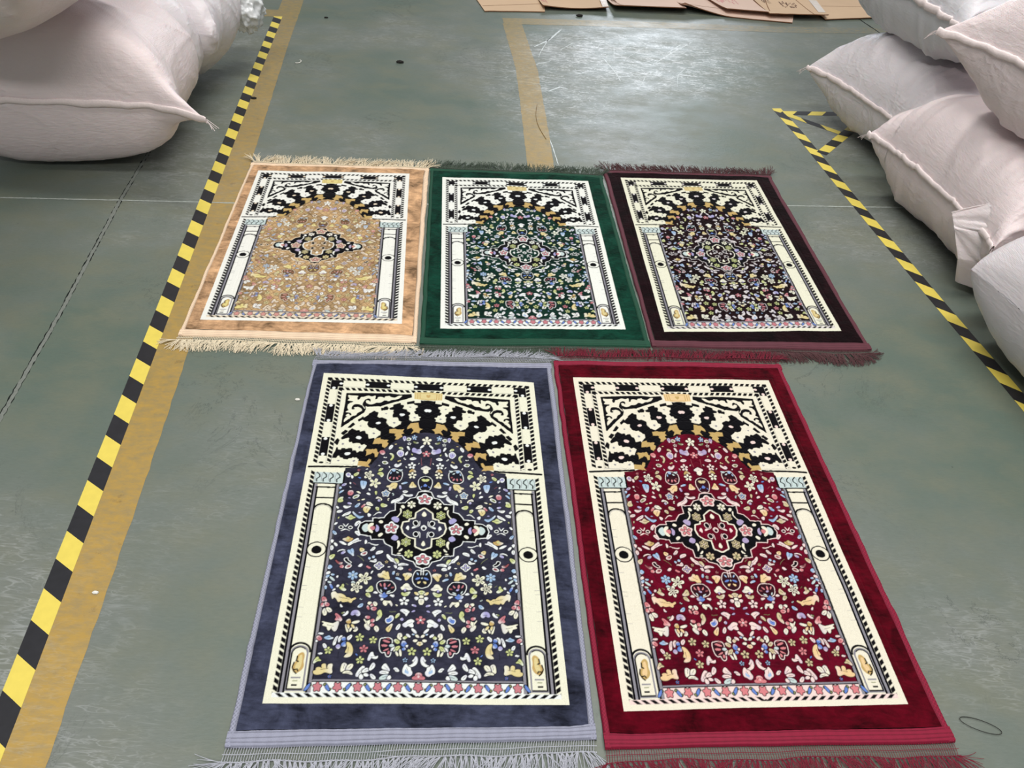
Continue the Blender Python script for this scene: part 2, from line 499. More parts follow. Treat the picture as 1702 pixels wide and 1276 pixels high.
# ------------------------------------------------------------------ prayer rug pattern
# outlines of the woven motifs, left half of the design, tenths of a millimetre from the middle line and from the frame's top
# each row: curved?, outline style, colour number, then x, y pairs
SHAPES = [
[0, 0, 0, -35, 1049, -161, 1057, -391, 1089, -366, 1129, -273, 1157, -282, 1240, -337, 1294, -312, 1358, -367, 1427, -330, 1490, -274, 1487, -249, 1567, -180, 1579, -179, 1627, -223, 1662, -199, 1709, -230, 1791, -237, 1934, -168, 2009, -86, 2145, 36, 2138, 11, 1046],
[0, 0, 0, -936, 1166, -768, 1105, -765, 1171, -684, 1183, -682, 1233, -713, 1301, -689, 1332, -597, 1359, -571, 1423, -501, 1468, -499, 1517, -543, 1552, -517, 1631, -525, 1712, -489, 1758, -443, 1788, -484, 1885, -537, 1952, -554, 2078, -906, 2099, -760, 1949, -695, 1898, -698, 1850, -667, 1785, -758, 1758, -773, 1679, -809, 1633, -922, 1624, -931, 1560, -908, 1477, -923, 1412, -904, 1346, -1017, 1336, -1031, 1304, -932, 1248],
[0, 0, 0, -1719, 1753, -1563, 1564, -1427, 1440, -1345, 1486, -1367, 1632, -1297, 1691, -1221, 1671, -1116, 1728, -1105, 1748, -1121, 1844, -1025, 1981, -894, 2041, -1003, 2078, -994, 2234, -1120, 2302, -1204, 2337, -1204, 2182, -1331, 2081, -1357, 2036, -1442, 2055, -1532, 2011, -1571, 1935, -1548, 1808, -1636, 1814],
[0, 0, 0, -2028, 2212, -1960, 2130, -1844, 2201, -1813, 2184, -1781, 2182, -1754, 2242, -1680, 2207, -1637, 2205, -1608, 2296, -1551, 2323, -1529, 2459, -1495, 2487, -1379, 2451, -1364, 2495, -1401, 2588, -1460, 2651, -1484, 2757, -1532, 2700, -1601, 2644, -1674, 2663, -1721, 2620, -1808, 2610, -1892, 2630, -1918, 2571, -1981, 2589, -1996, 2545, -1980, 2484, -2018, 2425, -2060, 2443, -2173, 2495, -2197, 2466, -2113, 2339, -2053, 2290],
[0, 0, 0, -2278, 2814, -2260, 2886, -2163, 2896, -2148, 2836, -2085, 2833, -2070, 2876, -1990, 2828, -1916, 2824, -1900, 2882, -1908, 2912, -1813, 2907, -1774, 2978, -1723, 2961, -1694, 2930, -1629, 2941, -1591, 3012, -1624, 3130, -1673, 3176, -1716, 3163, -1740, 3121, -1857, 3113, -1886, 3143, -1959, 3147, -1986, 3191, -2071, 3181, -2086, 3139, -2160, 3128, -2177, 3071, -2250, 3075, -2264, 3134, -2346, 3152, -2336, 3051, -2297, 2932],
[0, 0, 0, -16, 1667, -476, 1821, -774, 1967, -1041, 2142, -1235, 2345, -1416, 2562, -1526, 2746, -1583, 2866, -1638, 3087, -1689, 3230, -1582, 3346, -1375, 3336, -1362, 3277, -1258, 3115, -1216, 2951, -1160, 2832, -1028, 2705, -856, 2501, -647, 2334, -431, 2248, -216, 2157, -5, 2114],
[0, 0, 0, -570, 1058, -405, 1001, -403, 1073, -567, 1117],
[0, 0, 0, -199, 967, 9, 957, 11, 1016, -197, 1029],
[0, 0, 0, -1180, 1264, -1114, 1243, -1088, 1291, -1108, 1342, -1174, 1363],
[0, 0, 0, -1255, 1316, -1112, 1257, -1086, 1305, -1240, 1380],
[0, 0, 0, -1565, 1547, -1439, 1434, -1413, 1473, -1551, 1579],
[0, 0, 0, -1822, 1788, -1722, 1662, -1708, 1701, -1809, 1818],
[0, 0, 0, -2063, 2074, -1958, 1911, -1921, 1956, -2009, 2071],
[0, 0, 0, -2215, 2299, -2139, 2187, -2082, 2215, -2167, 2342],
[0, 0, 0, -2362, 2625, -2301, 2502, -2259, 2545, -2291, 2696],
[0, 0, 0, -1827, 1777, -1725, 1675, -1710, 1722, -1812, 1824],
[0, 0, 0, -2230, 793, -1627, 752, -1052, 731, -784, 764, -496, 728, -480, 830, -808, 987, -1031, 1085, -1296, 1211, -1632, 1257, -1715, 1213, -1690, 1376, -1726, 1492, -1889, 1664, -2055, 1786, -2170, 1951, -2246, 2064, -2240, 1964, -2235, 1524, -2224, 1195],
[0, 0, 0, -2240, 1626, -2243, 2050, -1903, 1670, -1887, 1604],
[1, 0, 1, -2191, 841, -2108, 869, -1893, 855, -1944, 926, -1924, 1026, -1869, 1006, -1843, 903, -1764, 897, -1644, 822, -1548, 883, -1450, 809, -1444, 893, -1462, 962, -1394, 958, -1388, 873, -1274, 865, -1202, 911, -1116, 820, -1047, 816, -1035, 1018, -1092, 1022, -1154, 942, -1281, 1101, -1430, 1094, -1481, 1164, -1593, 1188, -1689, 1111, -1696, 1028, -1606, 1022, -1578, 1087, -1563, 986, -1624, 939, -1712, 978, -1768, 1116, -1782, 1217, -1696, 1310, -1702, 1376, -1782, 1217, -1864, 1189, -2010, 1198, -2055, 1317, -2046, 1414, -1947, 1392, -2012, 1298, -1889, 1290, -1806, 1334, -1767, 1397, -1784, 1463, -1880, 1518, -1914, 1633, -2024, 1640, -2044, 1544, -2125, 1517, -2191, 1521, -2185, 1472, -2111, 1435, -2161, 1373, -2171, 1275, -2138, 1157, -2049, 1134, -2020, 1082, -2179, 1076, -2183, 1043, -2131, 989, -2183, 925],
[1, 0, 1, -2182, 1617, -2098, 1564, -2068, 1643, -2097, 1692, -2166, 1665],
[1, 0, 1, -2211, 1800, -2138, 1652, -1953, 1608, -2034, 1694, -2181, 1877, -2202, 1894],
[1, 0, 1, -1207, 847, -1128, 824, -975, 882, -906, 878, -829, 804, -715, 780, -768, 869, -834, 941, -993, 968, -1092, 1042, -1152, 995, -1196, 1015],
[1, 0, 2, -29, 1274, -97, 1295, -119, 1346, -83, 1401, -26, 1398, 18, 1337],
[1, 0, 2, -771, 1509, -693, 1488, -612, 1532, -643, 1591, -710, 1603, -757, 1565],
[1, 0, 13, -540, 1232, -500, 1213, -459, 1243, -498, 1279],
[1, 0, 13, -404, 1641, -366, 1606, -314, 1635, -358, 1670],
[1, 0, 13, -1159, 1509, -1121, 1490, -1086, 1512, -1123, 1539],
[1, 0, 13, -927, 1840, -878, 1821, -854, 1844, -902, 1878],
[1, 0, 2, -1389, 1896, -1317, 1821, -1238, 1840, -1246, 1888, -1310, 1915],
[1, 0, 13, -933, 1838, -889, 1816, -849, 1841, -891, 1891],
[1, 0, 13, -1439, 2258, -1392, 2228, -1347, 2253, -1381, 2301],
[1, 0, 2, -1844, 2446, -1827, 2392, -1763, 2381, -1689, 2422, -1700, 2484, -1796, 2496],
[1, 0, 2, -2076, 3023, -2050, 2970, -1967, 2959, -1911, 2985, -1947, 3052, -2029, 3078],
[1, 0, 13, -1790, 2019, -1759, 1986, -1719, 2007, -1749, 2040],
[1, 0, 13, -1436, 2263, -1395, 2230, -1349, 2258, -1390, 2299],
[1, 0, 13, -2186, 2675, -2148, 2629, -2107, 2671, -2139, 2717],
[1, 0, 13, -1758, 2801, -1722, 2732, -1677, 2752, -1704, 2813],
[1, 0, 13, -2236, 3254, -2203, 3217, -2158, 3250, -2195, 3295],
[1, 0, 13, -1855, 3249, -1806, 3211, -1772, 3238, -1820, 3283],
[0, 0, 4, -541, 2004, -458, 1841, -258, 1813, -230, 1994, -139, 2036, -215, 2111, -223, 2189, -335, 2164, -432, 2232, -371, 2089, -429, 2013, -538, 2067],
[0, 0, 4, -1001, 2093, -848, 2069, -681, 2091, -615, 2071, -656, 2152, -609, 2211, -684, 2262, -647, 2336, -710, 2386, -762, 2450, -838, 2454, -810, 2361, -857, 2302, -827, 2239, -992, 2233],
[0, 0, 4, -1389, 2635, -1349, 2452, -1210, 2414, -1206, 2474, -1000, 2478, -1038, 2556, -992, 2599, -1019, 2690, -1079, 2768, -1146, 2727, -1153, 2622, -1388, 2650],
[0, 0, 4, -1534, 2836, -1416, 2845, -1280, 2808, -1251, 2910, -1217, 2937, -1249, 3085, -1301, 3102, -1320, 2986, -1388, 2931, -1518, 3040],
[0, 0, 4, -1572, 2865, -1463, 2889, -1383, 2825, -1319, 2822, -1373, 2957, -1534, 3068, -1502, 2935],
[0, 0, 4, -1698, 3249, -1497, 3267, -1452, 3165, -1387, 3190, -1411, 3292, -1457, 3365, -1399, 3447, -1515, 3424, -1715, 3406],
[0, 0, 3, -407, 630, 1, 602, 9, 937, -397, 912],
[0, 0, 4, -383, 654, -366, 653, -357, 893, -375, 885],
[0, 0, 4, -325, 650, -302, 649, -293, 897, -317, 890],
[0, 0, 4, -261, 646, -238, 645, -230, 901, -253, 894],
[0, 0, 4, -213, 883, 8, 903, 8, 920, -212, 900],
[0, 0, 4, -220, 652, 2, 646, 3, 663, -219, 669],
[1, 0, 4, -89, 738, -32, 700, 5, 783, 7, 852, -52, 821],
[1, 1, 2, -971, 2777, -959, 2702, -903, 2646, -875, 2667, -887, 2728, -942, 2812],
[1, 1, 5, -1197, 2921, -1170, 2846, -1105, 2858, -1059, 2914, -1096, 3004, -1151, 2978],
[1, 1, 11, -950, 2938, -875, 2949, -827, 3034, -874, 3152, -915, 3169, -867, 3080, -882, 3008],
[1, 2, 9, -738, 2898, -678, 2821, -611, 2876, -616, 2979, -668, 3026, -735, 2956],
[1, 1, 11, -725, 2734, -652, 2685, -603, 2802, -681, 2761],
[1, 1, 2, -522, 2678, -479, 2676, -436, 2808, -486, 2766],
[1, 1, 9, -379, 2745, -326, 2713, -269, 2784, -162, 2734, -171, 2809, -137, 2866, -199, 2929, -276, 2888, -375, 2849],
[1, 1, 2, -440, 3102, -346, 3039, -248, 3092, -374, 3142],
[1, 1, 1, 29, 2558, 74, 2586, 158, 2702, 120, 2719, 53, 2648],
[1, 1, 2, -185, 2690, -101, 2603, -84, 2625, -163, 2719],
[1, 1, 10, -367, 2489, -300, 2516, -223, 2527, -266, 2559, -332, 2548],
[1, 2, 10, -534, 2422, -481, 2373, -436, 2401, -477, 2465],
[1, 1, 9, -635, 2351, -582, 2317, -557, 2377, -585, 2486, -621, 2427],
[1, 2, 10, -1101, 3250, -1028, 3232, -973, 3272, -1034, 3304],
[1, 1, 1, -58, 3356, -17, 3326, 37, 3366, 29, 3437, 134, 3418, 93, 3477, 126, 3532, 12, 3607, -85, 3542, -55, 3470, -152, 3418],
[1, 1, 4, -431, 3572, -352, 3442, -254, 3536, -328, 3525],
[1, 1, 2, -809, 3364, -772, 3277, -716, 3331, -625, 3241, -653, 3328, -733, 3403],
[1, 1, 11, -1184, 3566, -1140, 3451, -1072, 3441, -1104, 3520],
[1, 1, 2, -484, 2825, -520, 2989, -564, 2962],
[1, 1, 8, -1594, 3892, -1532, 3902, -1439, 3912, -1450, 4021, -1500, 4157, -1558, 4079],
[1, 1, 11, -1213, 3626, -1102, 3579, -1044, 3660, -1090, 3759, -1126, 3678],
[1, 2, 15, -932, 3793, -929, 3682, -894, 3555, -837, 3468, -741, 3492, -625, 3500, -596, 3667, -650, 3835, -814, 3870, -877, 3845],
[1, 0, 8, -877, 3498, -806, 3452, -751, 3506, -799, 3572],
[1, 0, 8, -901, 3625, -879, 3547, -852, 3567, -869, 3638],
[1, 0, 5, -916, 3806, -905, 3737, -860, 3707, -866, 3776],
[1, 0, 5, -811, 3822, -816, 3746, -776, 3717, -767, 3785],
[1, 0, 5, -749, 3729, -697, 3727, -673, 3802, -714, 3810],
[1, 0, 12, -749, 3534, -674, 3566, -683, 3601, -736, 3583],
[1, 0, 6, -710, 3686, -627, 3668, -645, 3725],
[1, 1, 12, -710, 3490, -585, 3456, -634, 3522],
[1, 1, 3, -969, 4026, -868, 4008, -831, 3925, -709, 3906, -704, 3988, -740, 4097, -802, 4073, -848, 4169, -891, 4131, -875, 4063],
[1, 1, 4, -433, 3561, -375, 3446, -301, 3456, -255, 3553, -352, 3501],
[1, 1, 3, -403, 4029, -376, 3946, -339, 3835, -293, 3942, -218, 4020, -371, 4054],
[1, 1, 9, -648, 3985, -611, 3997, -596, 4104, -627, 4092],
[1, 1, 8, -614, 3943, -534, 3885, -441, 3867, -501, 3924],
[1, 2, 15, -181, 3869, -144, 3729, -10, 3674, 54, 3692, 63, 4089, -101, 4123, -146, 4017],
[1, 0, 11, -122, 3756, -7, 3764, -15, 3861, -99, 3838],
[1, 0, 7, -84, 4001, -14, 3902, 59, 3913, 20, 4024],
[1, 0, 12, 24, 3749, 55, 3734, 58, 3885, 16, 3846],
[1, 0, 7, -144, 4071, -105, 3988, -84, 4015],
[1, 1, 2, -815, 4563, -790, 4471, -681, 4427, -593, 4358, -567, 4277, -534, 4329, -540, 4421, -637, 4491, -756, 4534],
[1, 1, 2, -537, 4249, -443, 4298, -312, 4266, -320, 4320, -442, 4338, -546, 4276],
[1, 1, 2, -552, 4156, -429, 4164, -467, 4220, -539, 4209],
[1, 1, 11, -1054, 4585, -995, 4570, -892, 4618, -929, 4671, -1028, 4675],
[1, 1, 2, -1421, 4260, -1360, 4258, -1316, 4309, -1377, 4305],
[1, 1, 1, -1407, 4561, -1340, 4519, -1242, 4619, -1250, 4645, -1372, 4624],
[1, 1, 5, -1506, 4681, -1444, 4588, -1412, 4613, -1484, 4706],
[1, 1, 3, -1461, 4743, -1418, 4664, -1277, 4685, -1321, 4763, -1363, 4853, -1404, 4842],
[1, 1, 1, -1197, 4409, -1131, 4354, -1034, 4441, -1051, 4481, -1107, 4405],
[1, 1, 9, -1134, 4459, -1094, 4444, -1081, 4496, -1110, 4510],
[1, 1, 11, -1178, 4681, -1097, 4690, -1091, 4779, -1132, 4768],
[1, 1, 2, -1342, 4865, -1250, 4912, -1313, 4990],
[1, 1, 11, -1187, 3555, -1141, 3461, -1068, 3451, -1105, 3523],
[1, 2, 9, -1948, 3702, -1901, 3658, -1853, 3725, -1899, 3782],
[1, 1, 2, -1843, 3725, -1779, 3749, -1792, 3832, -1816, 3792],
[1, 1, 11, -1774, 3694, -1667, 3620, -1653, 3661, -1738, 3747],
[1, 1, 9, -2033, 4073, -1989, 4004, -1914, 3994, -1953, 4056],
[1, 1, 2, -1852, 3951, -1815, 3963, -1826, 4004],
[1, 1, 8, -2080, 4102, -2018, 4113, -2062, 4182],
[1, 1, 8, -2068, 4314, -2036, 4234, -1959, 4197, -1995, 4245],
[1, 1, 5, -1847, 4212, -1758, 4195, -1730, 4273, -1773, 4354, -1857, 4318],
[1, 2, 10, -1716, 4430, -1682, 4364, -1594, 4334, -1629, 4388],
[1, 1, 1, -1665, 4211, -1603, 4228, -1548, 4285, -1610, 4268],
[1, 1, 11, -2075, 4523, -2044, 4444, -1960, 4388, -1980, 4481, -1944, 4544, -2050, 4574],
[1, 1, 9, -1841, 4578, -1793, 4564, -1729, 4606, -1797, 4622],
[1, 1, 8, -1660, 4712, -1628, 4621, -1538, 4573, -1575, 4658],
[1, 1, 2, -1931, 4672, -1830, 4694, -1734, 4664, -1835, 4745, -1895, 4735],
[1, 1, 2, -2107, 4692, -2035, 4715, -2038, 4778],
[1, 1, 2, -2068, 4868, -2024, 4816, -1927, 4812, -1969, 4877],
[1, 1, 2, -1940, 4979, -1862, 4888, -1730, 4820, -1761, 4909, -1855, 4951],
[1, 1, 8, -1701, 4819, -1624, 4904, -1529, 4976, -1413, 4959, -1496, 5025, -1535, 5026, -1663, 4906],
[1, 1, 11, -1861, 4988, -1791, 5011, -1731, 4921, -1675, 4994, -1605, 5004, -1671, 5031, -1707, 5070, -1768, 5047],
[1, 2, 0, -1955, 5300, -1919, 5274, -1878, 5297, -1913, 5335],
[1, 2, 0, -1734, 5292, -1697, 5273, -1665, 5302, -1702, 5328],
[1, 0, 2, -1888, 5200, -1864, 5199, -1798, 5282, -1821, 5295],
[1, 0, 2, -1769, 5183, -1748, 5195, -1797, 5294, -1817, 5283],
[1, 0, 2, -1925, 5408, -1859, 5394, -1800, 5355, -1724, 5401, -1694, 5406, -1803, 5331, -1863, 5358],
[1, 1, 8, -2098, 5402, -2027, 5436, -1991, 5507, -2059, 5497],
[1, 1, 4, -1854, 5633, -1788, 5619, -1728, 5557, -1665, 5615, -1608, 5613, -1658, 5686, -1742, 5700],
[1, 0, 11, -1762, 5594, -1706, 5581, -1691, 5639, -1767, 5642],
[1, 1, 2, -1716, 5770, -1620, 5684, -1540, 5623, -1494, 5597, -1489, 5656, -1412, 5666, -1514, 5693, -1606, 5731, -1683, 5816],
[1, 1, 2, -1933, 5695, -1826, 5715, -1733, 5794, -1810, 5785],
[1, 1, 2, -2108, 5653, -2039, 5675, -2069, 5746, -2091, 5723],
[1, 1, 2, -2031, 5745, -1983, 5755, -1939, 5812, -1974, 5837],
[1, 1, 2, -2096, 5840, -2051, 5827, -2024, 5896, -2074, 5956],
[1, 1, 9, -1841, 6029, -1808, 5982, -1739, 5974, -1784, 6039],
[1, 1, 8, -1710, 5933, -1634, 5942, -1601, 5883, -1566, 5963, -1570, 6021, -1553, 6100, -1605, 6045, -1664, 6012],
[1, 1, 2, -1939, 5986, -1862, 5914, -1737, 5945, -1842, 5931],
[1, 1, 11, -2093, 6116, -2050, 6081, -1969, 6056, -1996, 6148, -2055, 6201],
[1, 1, 2, -2077, 5243, -2055, 5181, -2008, 5167, -2032, 5217],
[1, 1, 2, -1618, 5190, -1538, 5101, -1467, 5135, -1541, 5175, -1581, 5275],
[1, 1, 2, -1596, 5421, -1541, 5395, -1448, 5464, -1480, 5537, -1522, 5503],
[1, 1, 2, -1210, 5929, -1114, 5821, -1092, 5867, -1144, 5927],
[1, 1, 2, -1070, 6029, -1038, 5947, -916, 5931, -922, 5978, -1005, 6015],
[1, 0, 2, -1210, 4920, -1089, 4814, -1007, 4843, -1025, 4869, -1087, 4839, -1199, 4938],
[1, 0, 2, -1328, 5769, -1247, 5702, -1117, 5774, -1023, 5753, -1030, 5789, -1125, 5798, -1245, 5725],
[1, 1, 2, -1330, 5627, -1286, 5697, -1328, 5769],
[1, 1, 3, -1433, 5866, -1337, 5886, -1341, 5956, -1415, 5970],
[1, 2, 6, -1390, 6041, -1337, 5999, -1272, 5985, -1324, 6045],
[1, 1, 2, -824, 6035, -796, 6023, -724, 6124, -647, 6145, -578, 6200, -582, 6302, -644, 6213, -709, 6215, -750, 6159, -800, 6115],
[1, 1, 11, -649, 6122, -591, 6143, -549, 6210, -555, 6278, -597, 6211],
[1, 1, 2, -553, 6323, -546, 6278, -463, 6253, -339, 6283, -338, 6306, -413, 6297, -497, 6310],
[1, 1, 2, -658, 6292, -581, 6335, -596, 6403],
[1, 1, 2, -576, 6414, -523, 6356, -457, 6366, -445, 6421],
[1, 1, 2, -1207, 6206, -1104, 6215, -1062, 6145, -1037, 6224, -1073, 6248],
[1, 1, 8, -1227, 6139, -1201, 6110, -1175, 6137, -1197, 6166],
[1, 1, 8, -1141, 6096, -1105, 6072, -1084, 6106, -1119, 6136],
[1, 1, 3, -987, 6547, -904, 6545, -872, 6466, -824, 6487, -830, 6543, -769, 6475, -741, 6628, -720, 6671, -782, 6706, -852, 6631, -907, 6632, -964, 6612],
[1, 1, 8, -666, 6560, -657, 6483, -621, 6459, -630, 6537],
[1, 1, 8, -602, 6635, -527, 6645, -450, 6708, -563, 6678],
[1, 1, 3, -431, 6532, -357, 6508, -225, 6538, -287, 6616, -358, 6706, -386, 6685, -380, 6619, -429, 6576],
[1, 2, 15, -962, 6764, -799, 6728, -669, 6746, -589, 6874, -601, 6981, -780, 7043, -908, 7020, -972, 6883],
[1, 0, 5, -933, 6796, -901, 6790, -867, 6881, -910, 6860],
[1, 0, 5, -845, 6805, -824, 6766, -794, 6814, -798, 6900, -836, 6880],
[1, 0, 5, -704, 6790, -689, 6812, -717, 6877, -763, 6878],
[1, 0, 6, -608, 6863, -615, 6907, -695, 6930, -662, 6876],
[1, 0, 9, -843, 6901, -789, 6895, -750, 6926, -794, 6954],
[1, 0, 12, -909, 6935, -876, 6956, -854, 7013, -891, 7009],
[1, 0, 12, -771, 7038, -747, 6990, -675, 6972, -700, 7015],
[1, 1, 7, -923, 7073, -850, 7082, -817, 7018, -786, 7080, -731, 7100, -809, 7155, -882, 7135],
[1, 1, 2, -1052, 7034, -1010, 6991, -943, 7042],
[1, 1, 2, -704, 7089, -605, 7076, -602, 7129],
[1, 1, 2, -883, 7182, -853, 7166, -825, 7186, -855, 7208],
[1, 1, 11, -1228, 6985, -1151, 6919, -1103, 6843, -1059, 6939, -1091, 7003],
[1, 1, 11, -1214, 7038, -1143, 7025, -1088, 7150, -1173, 7110],
[1, 1, 1, -469, 6892, -424, 6870, -382, 6793, -308, 6791, -277, 6877, -221, 6897, -237, 6940, -320, 6942, -367, 6901, -429, 6956],
[1, 0, 9, -411, 6944, -376, 6917, -338, 6953, -372, 6997],
[1, 1, 11, -445, 7009, -379, 7039, -254, 6983, -296, 7069, -368, 7103, -433, 7072],
[1, 2, 15, -212, 6636, -179, 6514, -126, 6435, -31, 6477, 82, 6474, 92, 6879, -19, 6881, -140, 6831, -199, 6745],
[1, 0, 7, -178, 6679, -138, 6629, -45, 6616, -81, 6671],
[1, 0, 8, -143, 6480, -95, 6523, -89, 6567, -132, 6546],
[1, 0, 7, 13, 6707, 51, 6717, 63, 6826, 25, 6805],
[1, 0, 3, -124, 6776, -107, 6721, -33, 6708, -77, 6786],
[1, 0, 12, -44, 6654, -17, 6609, 29, 6608, 12, 6663],
[1, 1, 11, -106, 7033, -80, 6979, -16, 6956, 39, 6977, 68, 7029, -23, 7052],
[1, 1, 3, -171, 6997, -116, 7007, -68, 7064, -142, 7055],
[1, 1, 1, -67, 7106, -22, 7068, 25, 7104, -20, 7137],
[1, 1, 2, -166, 7140, -130, 7113, -75, 7133, -109, 7191],
[1, 1, 1, -73, 7180, -29, 7158, 27, 7188, 11, 7262, -24, 7294, -62, 7263],
[1, 2, 0, -1741, 6165, -1687, 6152, -1680, 6220, -1592, 6263, -1657, 6265, -1717, 6221],
[1, 2, 6, -1699, 6400, -1659, 6343, -1585, 6341, -1635, 6398],
[1, 1, 5, -1841, 6371, -1770, 6335, -1747, 6379, -1772, 6413],
[1, 1, 6, -1952, 6194, -1870, 6271, -1777, 6268, -1808, 6325, -1886, 6294],
[1, 1, 8, -2093, 6422, -2057, 6332, -1985, 6397, -2054, 6443],
[1, 1, 2, -2106, 6544, -2037, 6509, -2023, 6552, -2092, 6587],
[1, 1, 8, -2105, 6631, -2018, 6596, -2079, 6696],
[1, 1, 2, -2111, 6729, -2060, 6706, -2089, 6761],
[1, 1, 12, -2021, 6651, -1984, 6650, -1892, 6745, -1947, 6735],
[1, 1, 8, -1993, 6574, -1928, 6583, -1935, 6605, -1980, 6606],
[1, 1, 2, -1875, 6647, -1843, 6608, -1846, 6668],
[1, 1, 12, -2053, 6760, -1959, 6790, -2011, 6812],
[1, 1, 2, -1847, 6904, -1827, 6840, -1788, 6871],
[1, 1, 7, -2000, 6833, -1973, 6833, -1917, 6927, -1941, 6949],
[1, 1, 8, -2103, 6879, -2046, 6899, -2073, 6973],
[1, 1, 2, -1928, 6991, -1871, 6937, -1875, 6979],
[1, 1, 11, -1793, 6903, -1741, 6891, -1721, 6816, -1691, 6847, -1711, 6912, -1625, 6963, -1685, 6996],
[1, 1, 12, -1545, 6758, -1511, 6735, -1451, 6788, -1503, 6821],
[1, 1, 2, -1436, 6348, -1366, 6290, -1336, 6323, -1397, 6369],
[1, 1, 3, -1942, 7025, -1852, 7023, -1820, 7075, -1732, 7063, -1646, 7113, -1614, 7164, -1561, 7153, -1503, 7204, -1418, 7150, -1416, 7181, -1484, 7214, -1495, 7286, -1563, 7226, -1675, 7269, -1715, 7219, -1763, 7271, -1809, 7179, -1886, 7129, -1894, 7212],
[1, 1, 5, -2114, 7155, -2051, 7164, -2004, 7256, -2068, 7247, -2100, 7268],
[1, 1, 5, -2113, 7310, -2069, 7309, -2043, 7380, -2112, 7392],
[1, 1, 5, -2046, 7278, -1953, 7317, -1956, 7368, -2026, 7369],
[1, 1, 1, -2073, 7492, -2038, 7421, -1986, 7490, -1992, 7591, -2036, 7582],
[1, 1, 1, -2004, 7410, -1924, 7418, -1872, 7488, -1931, 7509, -1970, 7480],
[1, 1, 5, -1804, 7547, -1769, 7546, -1702, 7605, -1641, 7684, -1680, 7724, -1798, 7687, -1751, 7636],
[1, 1, 2, -1643, 7574, -1594, 7543, -1548, 7471, -1533, 7532, -1606, 7594],
[1, 1, 10, -1675, 7524, -1598, 7503, -1647, 7544],
[1, 1, 1, -2062, 7732, -1972, 7759, -1883, 7778, -1813, 7786, -1716, 7715, -1709, 7784, -1749, 7971, -1835, 7894, -1822, 7855, -1857, 7856, -1881, 7944, -1920, 7905, -1927, 7847, -2042, 7820, -1978, 7779],
[1, 1, 9, -1478, 7561, -1443, 7459, -1329, 7457, -1276, 7557, -1334, 7598, -1384, 7529, -1432, 7580],
[1, 1, 8, -1354, 7376, -1306, 7313, -1245, 7291, -1257, 7363, -1308, 7385],
[1, 1, 2, -1724, 7312, -1663, 7382, -1698, 7383],
[1, 1, 4, -1552, 7702, -1495, 7661, -1463, 7720, -1475, 7770, -1538, 7752],
[1, 1, 1, -1563, 7811, -1547, 7791, -1492, 7956, -1517, 7962],
[1, 1, 3, -1526, 7791, -1489, 7810, -1472, 7898, -1500, 7879],
[1, 1, 1, -1429, 7848, -1422, 7877, -1458, 7956, -1469, 7927],
[1, 1, 3, -1447, 7799, -1412, 7799, -1352, 7886, -1405, 7867],
[1, 1, 1, -1339, 7837, -1298, 7904, -1345, 7954, -1390, 7935, -1341, 7905],
[1, 1, 1, -1442, 7750, -1384, 7719, -1281, 7702, -1295, 7737, -1380, 7768],
[1, 1, 2, -2114, 8006, -1977, 8003, -2025, 8033],
[1, 1, 5, -2114, 8073, -2046, 8072, -2004, 8138, -2060, 8167, -2107, 8130],
[1, 1, 8, -1966, 8099, -1900, 8079, -1870, 8040, -1838, 8097, -1769, 8106, -1851, 8135, -1910, 8136],
[1, 1, 2, -2120, 8159, -2083, 8187, -2114, 8206],
[1, 1, 2, -1769, 8257, -1755, 8153, -1713, 8071, -1678, 8075, -1714, 8133, -1726, 8257],
[1, 1, 2, -1673, 8123, -1637, 8055, -1594, 8060, -1636, 8151, -1655, 8209],
[1, 1, 7, -1604, 8122, -1583, 8083, -1539, 8092, -1533, 8150, -1575, 8160],
[1, 1, 7, -1580, 8198, -1540, 8169, -1510, 8206, -1531, 8254, -1567, 8236],
[1, 1, 2, -1493, 8120, -1482, 8063, -1412, 8023, -1411, 8081, -1465, 8149],
[1, 1, 1, -1149, 7289, -1117, 7247, -1052, 7277, -1093, 7319],
[1, 1, 5, -1081, 7360, -1058, 7308, -1024, 7286, -1030, 7328],
[1, 1, 1, -1027, 7255, -982, 7254, -942, 7305, -983, 7358, -1013, 7317],
[1, 1, 5, -1154, 7341, -1126, 7361, -1102, 7442, -1149, 7402],
[1, 1, 5, -1069, 7400, -1000, 7368, -949, 7398, -985, 7460, -1049, 7431],
[1, 1, 1, -822, 7220, -749, 7239, -679, 7217, -629, 7299, -635, 7350, -674, 7289, -730, 7259, -760, 7353, -818, 7292],
[1, 1, 11, -905, 7458, -861, 7447, -826, 7568, -874, 7650, -949, 7711, -921, 7610, -888, 7569, -926, 7530],
[1, 1, 5, -1169, 7595, -1108, 7584, -1071, 7613, -1094, 7654, -1157, 7635],
[1, 1, 1, -1200, 7646, -1168, 7715, -1107, 7714, -1048, 7673, -1092, 7793, -1061, 7851, -1064, 7920, -1119, 7892, -1168, 7824, -1163, 7774, -1108, 7803],
[1, 1, 5, -1048, 7673, -988, 7662, -974, 7721, -1035, 7732],
[1, 1, 5, -1073, 7802, -1015, 7762, -969, 7800, -1028, 7831],
[1, 1, 1, -972, 7869, -933, 7810, -866, 7887, -904, 7966],
[1, 2, 7, -732, 7657, -670, 7656, -640, 7575, -591, 7644, -649, 7715, -710, 7736],
[1, 1, 11, -547, 7643, -525, 7552, -456, 7510, -488, 7592],
[1, 1, 3, -727, 7885, -661, 7815, -594, 7754, -623, 7863, -653, 7942, -688, 7943],
[1, 1, 2, -521, 7891, -502, 7822, -444, 7761, -440, 7831, -481, 7900],
[1, 1, 2, -451, 7439, -371, 7417, -253, 7465, -295, 7517, -319, 7579, -349, 7508, -431, 7469],
[1, 1, 2, -399, 7780, -321, 7729, -270, 7678, -209, 7657, -145, 7696, -197, 7737, -159, 7816, -202, 7836, -275, 7788, -325, 7848],
